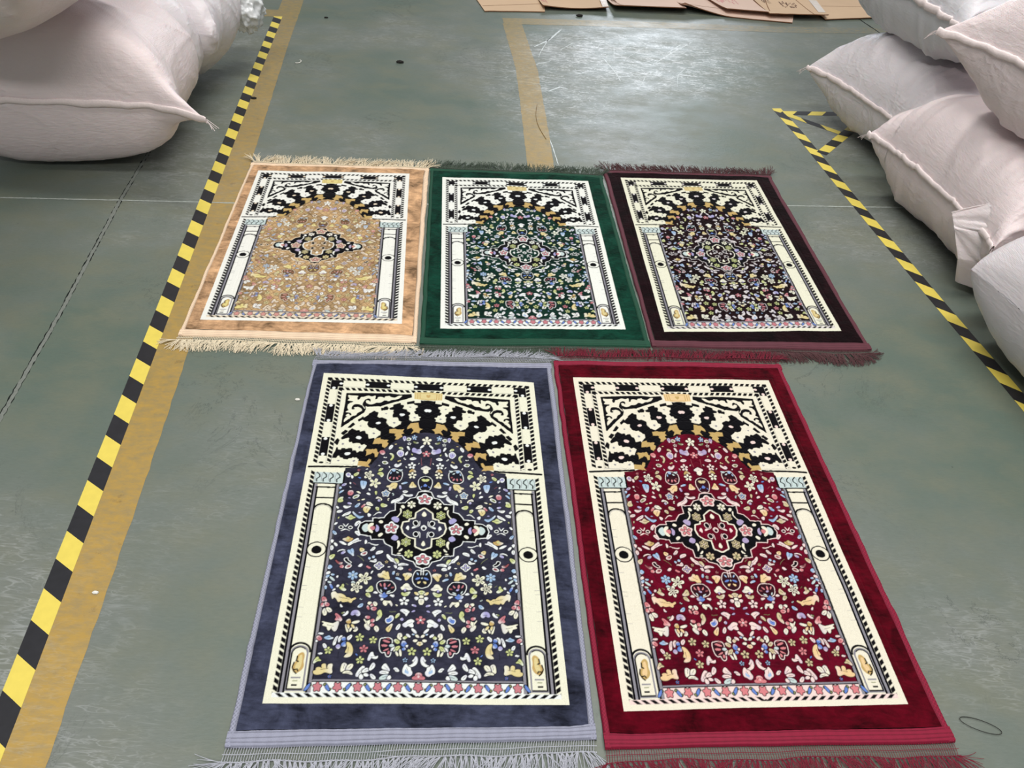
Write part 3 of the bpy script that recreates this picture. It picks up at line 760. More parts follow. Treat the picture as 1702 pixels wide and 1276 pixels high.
[1, 1, 2, -201, 7876, -165, 7875, -101, 7943, -96, 7982, -154, 7944],
[1, 1, 1, -112, 8011, -64, 8020, -31, 8068, -88, 8064],
[1, 1, 1, -164, 8147, -121, 8118, -60, 8127, -102, 8171],
[1, 1, 1, -481, 8056, -459, 7978, -406, 7987, -386, 8045, -429, 8065, -399, 8132, -453, 8104],
[1, 1, 11, -367, 8083, -317, 8034, -272, 8053, -330, 8121],
[1, 1, 2, -309, 8005, -266, 7999, -215, 8052, -237, 8071],
[1, 1, 8, -187, 7993, -134, 7997, -151, 8017],
[1, 1, 9, -440, 7651, -397, 7630, -377, 7670, -412, 7691],
[1, 1, 9, -214, 7300, -132, 7319, -122, 7340, -195, 7331],
[1, 1, 2, -1968, 8250, -1942, 8233, -1893, 8290, -1905, 8343, -1946, 8312],
[1, 1, 2, -2041, 8458, -1996, 8442, -1952, 8457, -1993, 8470],
[1, 1, 9, -1705, 8288, -1662, 8245, -1615, 8286, -1642, 8344, -1681, 8329],
[1, 1, 7, -1601, 8244, -1564, 8191, -1507, 8232, -1525, 8290, -1583, 8281],
[1, 1, 3, -1508, 8179, -1407, 8241, -1356, 8376, -1382, 8501, -1473, 8527, -1522, 8513, -1461, 8460, -1465, 8419, -1512, 8420, -1457, 8315],
[1, 1, 2, -1047, 8588, -1011, 8444, -958, 8402, -942, 8484, -883, 8525, -847, 8494, -862, 8555, -938, 8546, -977, 8516, -1009, 8588],
[1, 1, 11, -2114, 8682, -2089, 8591, -2033, 8519, -2016, 8580, -1957, 8610, -2040, 8611],
[1, 1, 3, -2093, 8842, -2023, 8821, -2039, 8762, -1948, 8761, -1922, 8820, -1906, 8800, -1938, 8690, -1865, 8679, -1854, 8780, -1813, 8809, -1813, 8729, -1800, 8689, -1727, 8678, -1742, 8788, -1715, 8867, -1760, 8878, -1856, 8839, -1940, 8899, -2049, 8901],
[1, 1, 1, -1552, 8846, -1541, 8686, -1507, 8655, -1448, 8685, -1450, 8765, -1508, 8826],
[1, 1, 1, -1454, 8815, -1427, 8715, -1384, 8684, -1328, 8683, -1332, 8744, -1381, 8804],
[1, 1, 1, -1522, 8875, -1444, 8825, -1359, 8844, -1307, 8913, -1422, 8864],
[1, 1, 2, -1240, 8942, -1245, 8882, -1148, 8721, -1091, 8731, -1095, 8801, -1194, 8941],
[1, 1, 2, -1145, 8861, -1087, 8781, -1033, 8760, -1001, 8820, -1045, 8840],
[1, 1, 2, -1104, 8911, -1061, 8870, -993, 8919, -1037, 8940],
[1, 1, 2, -998, 8790, -963, 8699, -930, 8643, -890, 8688, -904, 8749, -974, 8810],
[1, 1, 2, -1175, 8941, -1152, 8891, -1101, 8950, -1124, 9004, -1162, 8990],
[1, 1, 2, -977, 8889, -911, 8909, -849, 8987, -922, 8997],
[1, 2, 15, -802, 8105, -817, 8158, -820, 8254, -803, 8369, -762, 8410, -697, 8388, -672, 8491, -625, 8491, -609, 8439, -616, 8324, -593, 8218, -600, 8102],
[1, 0, 5, -784, 8147, -743, 8125, -615, 8176, -632, 8208, -719, 8189],
[1, 0, 5, -806, 8253, -765, 8232, -658, 8251, -684, 8294, -770, 8290],
[1, 0, 5, -772, 8399, -709, 8346, -635, 8314, -651, 8366],
[1, 0, 5, -674, 8450, -650, 8377, -612, 8387, -626, 8470],
[1, 0, 6, -726, 8093, -649, 8081, -608, 8123, -656, 8134],
[1, 1, 11, -550, 8133, -493, 8121, -422, 8184, -478, 8222],
[1, 1, 11, -551, 8375, -512, 8302, -418, 8263, -433, 8342, -498, 8385],
[1, 1, 2, -597, 8397, -569, 8302, -523, 8270, -548, 8334],
[1, 1, 1, -502, 8396, -478, 8406, -436, 8478, -464, 8489],
[1, 1, 1, -424, 8342, -399, 8363, -378, 8487, -407, 8488],
[1, 1, 12, -638, 8261, -583, 8229, -533, 8260, -589, 8292],
[1, 1, 7, -391, 8226, -357, 8140, -286, 8203, -293, 8267, -360, 8278],
[1, 1, 7, -372, 8331, -330, 8304, -300, 8335, -346, 8367],
[1, 1, 2, -298, 8256, -256, 8245, -273, 8298],
[1, 1, 2, -227, 8711, -161, 8690, -108, 8607, -156, 8598, -110, 8556, -93, 8494, -53, 8535, -59, 8638, -105, 8699, -197, 8731],
[1, 1, 2, -332, 8863, -328, 8762, -276, 8661, -244, 8731, -188, 8741, -185, 8801, -146, 8851, -171, 8911, -227, 8931, -275, 8882],
[1, 0, 8, -305, 8852, -281, 8762, -260, 8812, -212, 8831, -219, 8892, -266, 8872],
[1, 1, 2, -750, 8737, -690, 8655, -649, 8716, -597, 8796, -605, 8826, -682, 8786, -729, 8777],
[1, 1, 2, -789, 8848, -735, 8817, -603, 8846, -638, 8886, -769, 8877],
[1, 1, 12, -787, 9006, -764, 8947, -674, 8906, -608, 8915, -642, 8975, -686, 9000],
[1, 1, 2, -641, 8995, -590, 8915, -559, 8964, -585, 8999],
[1, 1, 2, -524, 8765, -459, 8754, -399, 8833, -474, 8824, -476, 8794],
[1, 1, 5, -136, 8995, -137, 8950, -77, 8940, -79, 8880, -24, 8855, 5, 8869, 9, 8993],
[1, 0, 2, -40, 8944, -21, 8929, 7, 8944, -20, 8959],
[1, 1, 3, -88, 8221, -28, 8157, 52, 8219, -5, 8252],
[1, 1, 1, -163, 8148, -126, 8121, -67, 8131, -104, 8174],
[0, 3, 0, -46, 4162, -162, 4193, -216, 4321, -233, 4371, -367, 4402, -475, 4554, -704, 4551, -691, 4782, -821, 4823, -908, 4934, -941, 5006, -1200, 5016, -1193, 5110, -1378, 5116, -1482, 5190, -1516, 5330, -1456, 5488, -1217, 5525, -1192, 5614, -920, 5605, -877, 5716, -708, 5822, -696, 6019, -480, 6035, -404, 6141, -222, 6200, -146, 6326, -2, 6386, 140, 6382, 90, 4157],
[0, 4, 14, -31, 4696, -198, 4835, -211, 5003, -341, 5031, -357, 5102, -486, 5131, -517, 5272, -474, 5409, -358, 5519, -191, 5559, -183, 5783, -35, 5867, 110, 5863, 83, 4691],
[1, 0, 1, -29, 4780, -83, 4879, -43, 4949, 50, 4921, 48, 4802],
[1, 0, 1, -24, 5621, -76, 5735, -19, 5800, 53, 5753, 50, 5641],
[1, 0, 2, -442, 5292, -390, 5197, -351, 5243, -365, 5359, -404, 5314],
[1, 0, 2, -293, 5310, -110, 5211, -111, 5187, -296, 5241],
[1, 0, 2, -296, 5241, -130, 5188, -124, 5070, -105, 5070, -101, 5210],
[1, 0, 2, -271, 5402, -97, 5349, -90, 5555, -109, 5556, -114, 5396],
[1, 0, 2, -109, 5257, -28, 5161, 39, 5205, 40, 5240, -27, 5196, -81, 5268, -23, 5324, 41, 5298, 42, 5322, -22, 5358],
[1, 2, 0, -263, 5123, -209, 5050, -150, 5142, -203, 5214],
[1, 2, 0, -251, 5447, -198, 5376, -140, 5443, -193, 5513],
[1, 0, 1, -601, 4706, -552, 4728, -547, 4848, -625, 4971, -681, 4973, -610, 4899, -576, 4826],
[1, 0, 1, -627, 5641, -554, 5638, -529, 5772, -614, 5885, -585, 5751],
[1, 0, 1, -586, 4632, -511, 4605, -468, 4701, -543, 4728],
[1, 0, 1, -576, 5928, -490, 5837, -470, 5881, -539, 5949],
[1, 0, 1, -608, 5995, -555, 5971, -500, 5991, -553, 6019],
[1, 0, 9, -756, 4976, -682, 4949, -585, 5017, -617, 5135, -711, 5115, -790, 5024],
[1, 0, 9, -759, 5555, -673, 5461, -577, 5549, -627, 5641, -737, 5622],
[1, 0, 12, -1454, 5305, -1407, 5211, -1300, 5160, -1282, 5391, -1370, 5439],
[1, 0, 1, -1315, 5207, -1192, 5133, -1168, 5202, -1271, 5298, -1173, 5387, -1186, 5456, -1300, 5391],
[1, 0, 5, -1280, 5299, -1185, 5226, -1125, 5293, -1173, 5387],
[1, 0, 9, -1131, 5201, -1074, 5222, -1031, 5313, -1078, 5429, -1138, 5363, -1106, 5293],
[1, 0, 1, -1083, 5106, -993, 5055, -950, 5148, -1022, 5174],
[1, 0, 1, -1073, 5497, -987, 5426, -929, 5470, -1014, 5563],
]
FLOWERS = [(-3.4, 440.8, 19.3, 17.8, 5, 'r', 'P', 'K'), (-76.6, 528.7, 17.5, 17.9, 5, 'r', 'P', 'K'), (-2.7, 614.0, 19.8, 16.1, 5, 'r', 'P', 'K'), (-41.0, 487.9, 11.3, 12.4, 6, 'q', 'L', 'K'), (-41.2, 567.4, 11.3, 12.3, 6, 'q', 'L', 'K'), (-32.7, 458.5, 10.5, 11.7, 6, 's', 'W', 'G'), (-33.8, 599.7, 10.4, 10.9, 6, 's', 'L', 'G'), (-2.8, 245.5, 12.1, 15.1, 5, 's', 'W', 'W'), (-1.6, 291.9, 10.3, 11.0, 5, 's', 'P', 'w'), (-33.9, 235.0, 7.1, 9.2, 5, 's', 'b', 'w'), (-36.7, 332.8, 10.1, 11.4, 5, 's', 'w', 'H'), (-140.4, 370.4, 12.9, 15.1, 5, 'o', 'W', 'H'), (-124.2, 394.4, 14.3, 15.5, 5, 'o', 'W', 'L'), (-95.5, 426.0, 10.7, 11.2, 5, 'r', 'b', 'K'), (-34.6, 365.5, 10.5, 11.1, 5, 's', 'W', 'H'), (-97.4, 633.5, 11.2, 10.6, 4, 'r', 'V', 'B'), (-126.3, 666.4, 15.6, 16.3, 5, 'o', 'W', 'G'), (-142.4, 689.4, 13.6, 14.9, 5, 'o', 'W', 'H'), (-152.4, 659.4, 11.5, 11.5, 6, 's', 'b', 'C'), (-38.0, 723.1, 10.9, 10.4, 5, 's', 'w', 'H'), (-2.2, 767.4, 9.8, 10.0, 5, 's', 'P', 'w'), (-124.7, 808.8, 9.0, 9.1, 5, 's', 'L', 'G'), (-96.9, 814.1, 8.2, 8.6, 5, 's', 'L', 'G'), (-184.8, 838.8, 8.2, 8.3, 5, 's', 'L', 'G'), (-114.2, 834.2, 9.0, 8.9, 5, 's', 'P', 'R'), (-119.6, 859.0, 8.4, 8.7, 5, 's', 'L', 'G'), (-17.3, 839.1, 9.1, 9.4, 5, 's', 'L', 'H')]

PAL = dict(K=(14, 13, 17), W=(234, 233, 211), w=(234, 238, 236), Y=(220, 204, 148), A=(196, 166, 106), P=(196, 124, 132), R=(150, 84, 88),
           B=(104, 134, 204), b=(158, 186, 218), V=(168, 164, 208), G=(126, 134, 92), L=(198, 206, 142), C=(198, 214, 212), g=(140, 138, 146),
           O=(0, 0, 0), H=(20, 20, 26))
KEYS = list(PAL)
KI = {k: i for i, k in enumerate(KEYS)}


def chaikin(p, n=2):
    for _ in range(n):
        q = np.roll(p, -1, 0)
        p = np.stack([0.75 * p + 0.25 * q, 0.25 * p + 0.75 * q], 1).reshape(-1, 2)
    return p


class Canvas:
    """half of the framed pattern, u in -295..0, v in 0..950, holding how much of each yarn colour covers every point"""
    def __init__(self, step):
        self.st = step
        self.u = np.arange(-295, 4.0, step)
        self.v = np.arange(0, 950.01, step)
        self.W = np.zeros((len(self.v), len(self.u), len(KEYS)), np.float32)
        self.W[..., KI['W']] = 1
        self.h = np.zeros(self.W.shape[:2], np.float32)

    def put(self, sd, iy, ix, key, d=0.0):
        c = np.clip(0.5 - (sd - d) / self.st, 0, 1)
        w = self.W[iy, ix]
        w *= (1 - c)[..., None]
        w[..., KI[key]] += c
        return c

    def box(self, x0, x1, y0, y1):
        ix = slice(max(0, int((x0 + 295) / self.st)), max(0, min(len(self.u), int((x1 + 295) / self.st) + 2)))
        iy = slice(max(0, int(y0 / self.st)), max(0, min(len(self.v), int(y1 / self.st) + 2)))
        return iy, ix

    def shape(self, pts, key, rings=(), carve=0.0):
        """filled outline with optional rings [(width, colour)...] painted outside-in"""
        m = max([r[0] for r in rings], default=0) + self.st * 2
        iy, ix = self.box(pts[:, 0].min() - m, pts[:, 0].max() + m, pts[:, 1].min() - m, pts[:, 1].max() + m)
        X, Y = np.meshgrid(self.u[ix], self.v[iy])
        if X.size == 0: return
        sd = sdf(pts, X, Y)
        for wd, k in sorted(rings, reverse=True):
            c = self.put(sd, iy, ix, k, wd)
            if k in 'KH': self.h[iy, ix] = self.h[iy, ix] * (1 - c) - carve * c
        c = self.put(sd, iy, ix, key)
        self.h[iy, ix] = self.h[iy, ix] * (1 - c) + (0.25 if key not in 'KHO' else 0) * c

    def tone(self, pts, key):
        """woven shading of a motif: one side runs to a paler yarn, a dark vein along the middle"""
        c = pts.mean(0)
        ev, vec = np.linalg.eigh(np.cov((pts - c).T))
        ax, ext, wid = vec[:, 1], 1.6 * math.sqrt(max(ev[1], 1e-3)), 1.6 * math.sqrt(max(ev[0], 1e-3))
        m = 2.0
        iy, ix = self.box(pts[:, 0].min() - m, pts[:, 0].max() + m, pts[:, 1].min() - m, pts[:, 1].max() + m)
        X, Y = np.meshgrid(self.u[ix], self.v[iy])
        if X.size == 0: return
        g = np.clip(((X - c[0]) * ax[0] + (Y - c[1]) * ax[1]) / ext * (1 if int(abs(c[0]) * 7) % 2 else -1), 0, 1) * 0.7
        w = self.W[iy, ix]
        take = w[..., KI[key]] * g
        w[..., KI[key]] -= take
        w[..., KI['w' if key not in 'wWC' else 'V']] += take * (1 if key not in 'wWC' else 0.5)
        if key in 'wWC': w[..., KI[key]] += take * 0.5
        if ext > 5.5 and wid > 2.6:
            self.stroke([c - ax * ext * 0.5, c, c + ax * ext * 0.35], 0.7, 'H')

    def rect(self, x0, y0, x1, y1, key):
        self.shape(np.array([(x0, y0), (x1, y0), (x1, y1), (x0, y1)], float), key)

    def quad(self, p, key):
        self.shape(np.array(p, float), key)

    def stroke(self, pts, wd, key):
        """open line"""
        p = np.array(pts, float)
        m = wd + self.st * 2
        iy, ix = self.box(p[:, 0].min() - m, p[:, 0].max() + m, p[:, 1].min() - m, p[:, 1].max() + m)
        X, Y = np.meshgrid(self.u[ix], self.v[iy])
        if X.size == 0: return
        d = np.full(X.shape, 1e9)
        for a, b in zip(p[:-1], p[1:]):
            d = np.minimum(d, seg_d2(a, b, X, Y))
        self.put(np.sqrt(d), iy, ix, key, wd / 2 + (0.5 if key == 'K' else 0))

    def disc(self, x, y, rx, ry, key):
        a = np.linspace(0, 2 * math.pi, 28, endpoint=False)
        self.shape(np.stack([x + rx * np.cos(a), y + ry * np.sin(a)], 1), key)


def seg_d2(a, b, X, Y):
    ex, ey = b - a
    wx, wy = X - a[0], Y - a[1]
    t = np.clip((wx * ex + wy * ey) / (ex * ex + ey * ey + 1e-9), 0, 1)
    return (wx - ex * t) ** 2 + (wy - ey * t) ** 2


def sdf(p, X, Y):
    d = np.full(X.shape, 1e9)
    ins = np.zeros(X.shape, bool)
    q = np.roll(p, -1, 0)
    for a, b in zip(p, q):
        d = np.minimum(d, seg_d2(a, b, X, Y))
        if a[1] != b[1]:
            c = (Y < a[1]) != (Y < b[1])
            ins ^= c & (X < (b[0] - a[0]) * (Y - a[1]) / (b[1] - a[1]) + a[0])
    d = np.sqrt(d)
    return np.where(ins, -d, d)


def petal(cx, cy, a, r0, r1, w, sx, sy):
    t = np.linspace(0, 2 * math.pi, 14, endpoint=False)
    m, L = (r0 + r1) / 2, (r1 - r0) / 2
    x, y = m + L * np.cos(t), w * np.sin(t) * (1 + 0.25 * np.cos(t))
    return np.stack([cx + sx * (x * math.cos(a) - y * math.sin(a)), cy + sy * (x * math.sin(a) + y * math.cos(a))], 1)


def flower(cv, x, y, rx, ry, n, st, col, cc):
    k = ry / rx
    ph = -math.pi / 2
    if st in 'rq':       # ringed: pale blob, dark petals outline, coloured petals
        a = np.linspace(0, 2 * math.pi, 60, endpoint=False)
        r = rx * (0.90 + 0.13 * np.cos(n * (a - ph)))
        blob = np.stack([x + r * np.cos(a), y + k * r * np.sin(a)], 1)
        cv.shape(blob, 'L' if st == 'q' else 'w', [(1.5, cc if cc in 'KH' else 'H')], 0.6)
        if st == 'q': cv.shape((blob - (x, y)) * 0.80 + (x, y), 'K')
        for i in range(n):
            cv.shape(petal(x, y, ph + i * 2 * math.pi / n, rx * .16, rx * .72, rx * .17, 1, k), col, [(1.1, 'K')], 0.5)
        cv.disc(x, y, rx * .12, rx * .12 * k, 'w')
    elif st == 'o':      # open star of pale outlined petals with dark hearts
        for d in ((1.3, 'H'), (0, col)):
            for i in range(n):
                cv.shape(petal(x, y, ph + .3 + i * 2 * math.pi / n, rx * .12, rx, rx * .26, 1, k), d[1], [(d[0], d[1])] if d[0] else (), 0.5)
        for i in range(n):
            cv.shape(petal(x, y, ph + .3 + i * 2 * math.pi / n, rx * .22, rx * .68, rx * .09, 1, k), cc, ())
    else:
        for i in range(n):
            cv.shape(petal(x, y, ph + i * 2 * math.pi / n, rx * .2, rx, rx * .27, 1, k), col, [(1.3, 'H')], 0.5)
        cv.disc(x, y, rx * .2, rx * .2 * k, cc)


def rope_v(cv, xa, xb, y0, y1, pitch=14.5):
    y = y0
    while y < y1 - 2:
        e = min(y + 8.6, y1)
        cv.quad([(xa - .4, y - .5), (xb + .4, y + 6), (xb + .4, min(e + 7, y1)), (xa - .4, e + .6)], 'K')
        y += pitch
    cv.stroke([(xb + .8, y0), (xb + .8, y1)], 0.9, 'g')


def rope_h(cv, ya, yb, x0, x1, pitch=16.5):
    x = x0
    while x < x1 - 2:
        cv.quad([(x - .5, ya - .4), (x + 9.6, ya - .4), (x + 15.8, yb + .4), (x + 5.6, yb + .4)], 'K')
        x += pitch


def cartouche(cv, x0, y0, x1, y1, horizontal, a=True, b=True):
    cv.rect(x0, y0, x1, y1, 'W')
    mx, my = (x0 + x1) / 2, (y0 + y1) / 2
    if horizontal:
        if a: cv.rect(x0 - 6, my - 2.6, x0 + 1, my + 2.6, 'W'); cv.disc(x0 - 6.5, my, 4.5, 4.2, 'w')
        if b: cv.rect(x1 - 1, my - 2.6, x1 + 6, my + 2.6, 'W'); cv.disc(x1 + 6.5, my, 4.5, 4.2, 'w')
    else:
        if a: cv.rect(mx - 3, y0 - 6, mx + 3, y0 + 1, 'W'); cv.disc(mx, y0 - 6, 4.6, 4.6, 'w')
        if b: cv.rect(mx - 3, y1 - 1, mx + 3, y1 + 6, 'W'); cv.disc(mx, y1 + 6, 4.6, 4.6, 'w')


def fill_gaps(cv):
    """small leaves, buds and stems growing between the big motifs"""
    r = random.Random(5)
    O = KI['O']
    st = cv.st

    def free(x, y, rad):
        iy, ix = cv.box(x - rad, x + rad, y - rad, y + rad)
        b = cv.W[iy, ix, O]
        return b.size > 0 and b.min() > 0.97

    for _ in range(420):
        x, y = r.uniform(-203, -3), r.uniform(225, 895)
        if not free(x, y, 3.2): continue
        a, L = r.uniform(0, 6.28), r.uniform(12, 30)
        cu = r.uniform(-0.12, 0.12)
        pts = []
        px, py = x, y
        for k in range(9):
            if not free(px, py, 1.6): break
            pts.append((px, py)); a += cu * 1.6
            px += L / 8 * math.cos(a); py += L / 8 * math.sin(a)
        if len(pts) > 4: cv.stroke(pts, 1.1, r.choice('GGHHR'))
    for size, tries in ((7.5, 900), (5.4, 900), (3.8, 700)):
        for _ in range(tries):
            x, y = r.uniform(-203, -4), r.uniform(222, 897)
            if not free(x, y, size * 0.95): continue
            a = r.uniform(0, 6.28)
            col = r.choice('wwwWWLLbVVPCGBY')
            kind = r.random()
            if kind < 0.55:
                cv.shape(petal(x, y, a, -size * .8, size * .8, size * .36, 1, 1), col, [(1.4, 'H')], 0.5)
            elif kind < 0.8:
                cv.shape(petal(x, y, a, 0, size, size * .30, 1, 1), col, [(1.3, 'H')], 0.5)
                cv.shape(petal(x, y, a + 1.7, 0, size * .9, size * .28, 1, 1), col, [(1.3, 'H')], 0.5)
            else:
                flower(cv, x, y, size * .95, size * .95, 5, 's', col, r.choice('HGP'))


def draw_design(step):
    cv = Canvas(step)
    # rope and cartouche bands round the head of the design
    rope_v(cv, -281, -271, 17, 337)
    rope_h(cv, 17, 27, -280, -10)
    cv.rect(-269, 27.5, 5, 53, 'K')
    cv.rect(-270, 27.5, -249.5, 337, 'K')
    cartouche(cv, -236, 28, -175, 52.5, True)
    cartouche(cv, -105, 28, -41, 52.5, True)
    cartouche(cv, -270.5, 65, -250, 123, False)
    cartouche(cv, -270.5, 191, -250, 245, False)
    cartouche(cv, -270.5, 311, -250, 337, False, True, False)
    cv.disc(-261, 334, 6, 3.5, 'K')
    rope_v(cv, -247, -237.5, 57, 335)
    rope_h(cv, 56, 66, -246, -12)
    # field of flowers under the arch
    F = [(6, 211), (-20, 213), (-59, 228), (-79, 242), (-101, 263), (-118, 284), (-132, 309), (-150, 338), (-170, 346), (-199, 350),
         (-199, 402), (-206, 402), (-207, 902), (6, 902)]
    cv.shape(np.array(F, float), 'O')
    # impost line
    cv.stroke([(-289, 349), (-172, 344)], 5.0, 'K')
    cv.stroke([(-250, 339), (-180, 337)], 0.8, 'g')
    # column band
    rope_v(cv, -281, -272, 361, 930)
    cv.rect(-271.5, 361, -199, 402, 'C')
    cv.rect(-271.5, 361, -199, 366, 'W')
    for i, x in enumerate((-262, -246, -229.5, -213)):
        cv.stroke([(x - 4, 367), (x + 3, 374), (x + 4, 381), (x - 3, 388), (x - 2, 396)], 1.9, 'K')
        cv.stroke([(x - 6, 369), (x - 8, 380), (x - 6, 394)], 1.2, 'g')
    cv.stroke([(-199, 361), (-199, 402), (-272, 402)], 3.4, 'K')
    cv.rect(-271.5, 403.5, -207, 930, 'W')
    cv.rect(-271, 404, -267.5, 930, 'g')
    cv.rect(-268, 404, -260, 928, 'g')
    cv.rect(-215, 404, -207, 930, 'g')
    cv.stroke([(-269.5, 402), (-269.5, 930)], 3.5, 'K')
    cv.stroke([(-216, 404), (-216, 928)], 3.4, 'K')
    cv.stroke([(-207, 404), (-207, 902)], 1.4, 'K')
    cv.stroke([(-260, 413), (-260, 928)], 3.3, 'K')
    cv.stroke([(-262, 414), (-217, 413)], 3.5, 'K')
    cv.stroke([(-260, 447), (-217, 446)], 3.4, 'K')
    a = np.linspace(math.pi, 2 * math.pi, 16)
    cv.stroke([(-238 + 21.5 * math.cos(x), 482 + 17 * math.sin(x)) for x in a], 3.5, 'K')
    cv.stroke([(-238 + 18 * math.cos(x), 484 + 15 * math.sin(x)) for x in a], 1.0, 'g')
    for y in (525, 546, 641, 690, 700, 742, 765):
        cv.stroke([(-258, y), (-247, y)], 0.7, 'g')
    cv.disc(-239, 593.5, 22.6, 21.5, 'K')
    cv.disc(-239, 593.5, 19.8, 18.4, 'W')
    cv.disc(-239, 594.5, 11.6, 10.8, 'K')
    # niche at the column foot
    cv.stroke([(-240 + 20.5 * math.cos(x), 842 + 18 * math.sin(x)) for x in a], 3.5, 'K')
    cv.shape(np.array([(-240 + 18 * math.cos(x), 844 + 15 * math.sin(x)) for x in a] + [(-222, 925), (-258, 925)], float), 'g')
    cv.shape(np.array([(-240 + 14.5 * math.cos(x), 848 + 15 * math.sin(x)) for x in a] + [(-225.5, 920), (-254.5, 920)], float), 'W')
    cv.stroke([(-240 + 15 * math.cos(x), 848 + 15 * math.sin(x)) for x in a[:12]], 1.5, 'K')
    cv.stroke([(-255, 846), (-255, 921), (-226, 921)], 2.0, 'K')
    cv.shape(chaikin(np.array([(-244, 850), (-234, 842), (-228, 850), (-230, 862), (-227, 874), (-232, 884), (-243, 890), (-250, 882), (-252, 872), (-246, 866), (-243, 858)], float)), 'A')
    cv.shape(chaikin(np.array([(-240, 852), (-234, 848), (-232, 862), (-234, 878), (-241, 884), (-246, 874), (-240, 864)], float)), 'Y')
    cv.stroke([(-243, 853), (-244, 862), (-240, 864)], 1.8, 'K')
    cv.stroke([(-248, 866), (-250, 876), (-246, 884), (-241, 889)], 1.6, 'K')
    cv.stroke([(-246, 881), (-240, 880), (-238, 884)], 1.5, 'K')
    cv.rect(-250, 896, -231, 899, 'g')
    cv.rect(-246, 903, -236, 905, 'G')
    cv.rect(-247, 911, -236, 914.5, 'K')
    # foot band with blossoms
    cv.rect(-207, 901, 5, 905.5, 'g')
    cv.rect(-207, 905.5, 5, 928, 'w')
    cv.stroke([(-207, 905.5), (5, 905.5)], 1.2, 'K')
    for i in range(-1, 6):
        x = -39.2 * i
        s = 1 if i % 2 else -1
        aa = np.linspace(0, 2 * math.pi, 40, endpoint=False)
        rr = 8.4 * (0.86 + 0.2 * np.cos(5 * (aa + s * math.pi / 2)))
        cv.shape(np.stack([x + rr * np.cos(aa), 916.5 + 1.15 * rr * np.sin(aa)], 1), 'P', [(1.5, 'K')], 0.6)
        for sx in (-1, 1):
            cv.shape(chaikin(np.array([(x + sx * 14, 908 if s > 0 else 925), (x + sx * 11, 913 if s > 0 else 920), (x + sx * 15, 914 if s > 0 else 919), (x + sx * 17, 911 if s > 0 else 922)], float)), 'G', [(1.2, 'K')], 0.6)
        d = 1 if i % 2 else -1
        xm = x - 19.6
        cv.shape(chaikin(np.array([(xm - 6 * d, 926), (xm - 3 * d, 916), (xm + 5 * d, 907), (xm + 5.5 * d, 914), (xm + 1 * d, 922)], float)), 'B', [(1.3, 'K')], 0.6)
    cv.rect(-281, 928, 5, 937.5, 'w')
    x = -276
    while x < -2:
        cv.quad([(x, 929), (x + 9.5, 929), (x + 20, 937), (x + 10, 937)], 'K')
        x += 18.3
    cv.quad([(-8, 937), (8, 937), (5, 932), (-1, 934)], 'K')
    # woven motifs
    for row in SHAPES:
        p = np.array(row[3:], float).reshape(-1, 2) / 10
        p[:, 0] += 2.5 * (1 + p[:, 0] / 295)
        if row[0]: p = chaikin(p, 2)
        rings = ((), [(2.6, 'H'), (1.1, KEYS[row[2]])], [(1.0, KEYS[row[2]]), (2.9, 'w'), (4.4, 'H')], [(2.3, 'w')], [(3.6, 'W')])[row[1]]
        if row[1] == 0 and row[2] == 0: rings = [(2.0, 'K')]
        cv.shape(p, KEYS[row[2]], rings, 0.6)
        if row[1] in (1, 2) and KEYS[row[2]] not in 'HKO': cv.tone(p, KEYS[row[2]])
    for f in FLOWERS:
        x = f[0] + 2.5 * (1 + f[0] / 295)
        flower(cv, 0.0 if abs(x) < 5 else x, *f[1:])
    fill_gaps(cv)
    cv.disc(0, 528, 5, 6, 'w'); cv.disc(0, 528, 3.2, 4, 'H')
    cv.stroke([(-2, 640), (-2, 655)], 2, 'w')
    return cv


_designs = {}


def design(step):
    if step not in _designs:
        cv = draw_design(step)
        n = int(round(295 / step)) + 1
        Wl, hl = cv.W[:, :n], cv.h[:, :n]
        full = np.concatenate([Wl, Wl[:, ::-1][:, 1:]], 1)
        fh = np.concatenate([hl, hl[:, ::-1][:, 1:]], 1)
        _designs[step] = (full, fh)
    return _designs[step]


# ------------------------------------------------------------------ rug geometry
RW, RL = 700.0, 1107.0          # millimetres, hem to hem
SA, SB, TA, TB = 55.0, 645.0, 79.0, 1029.0


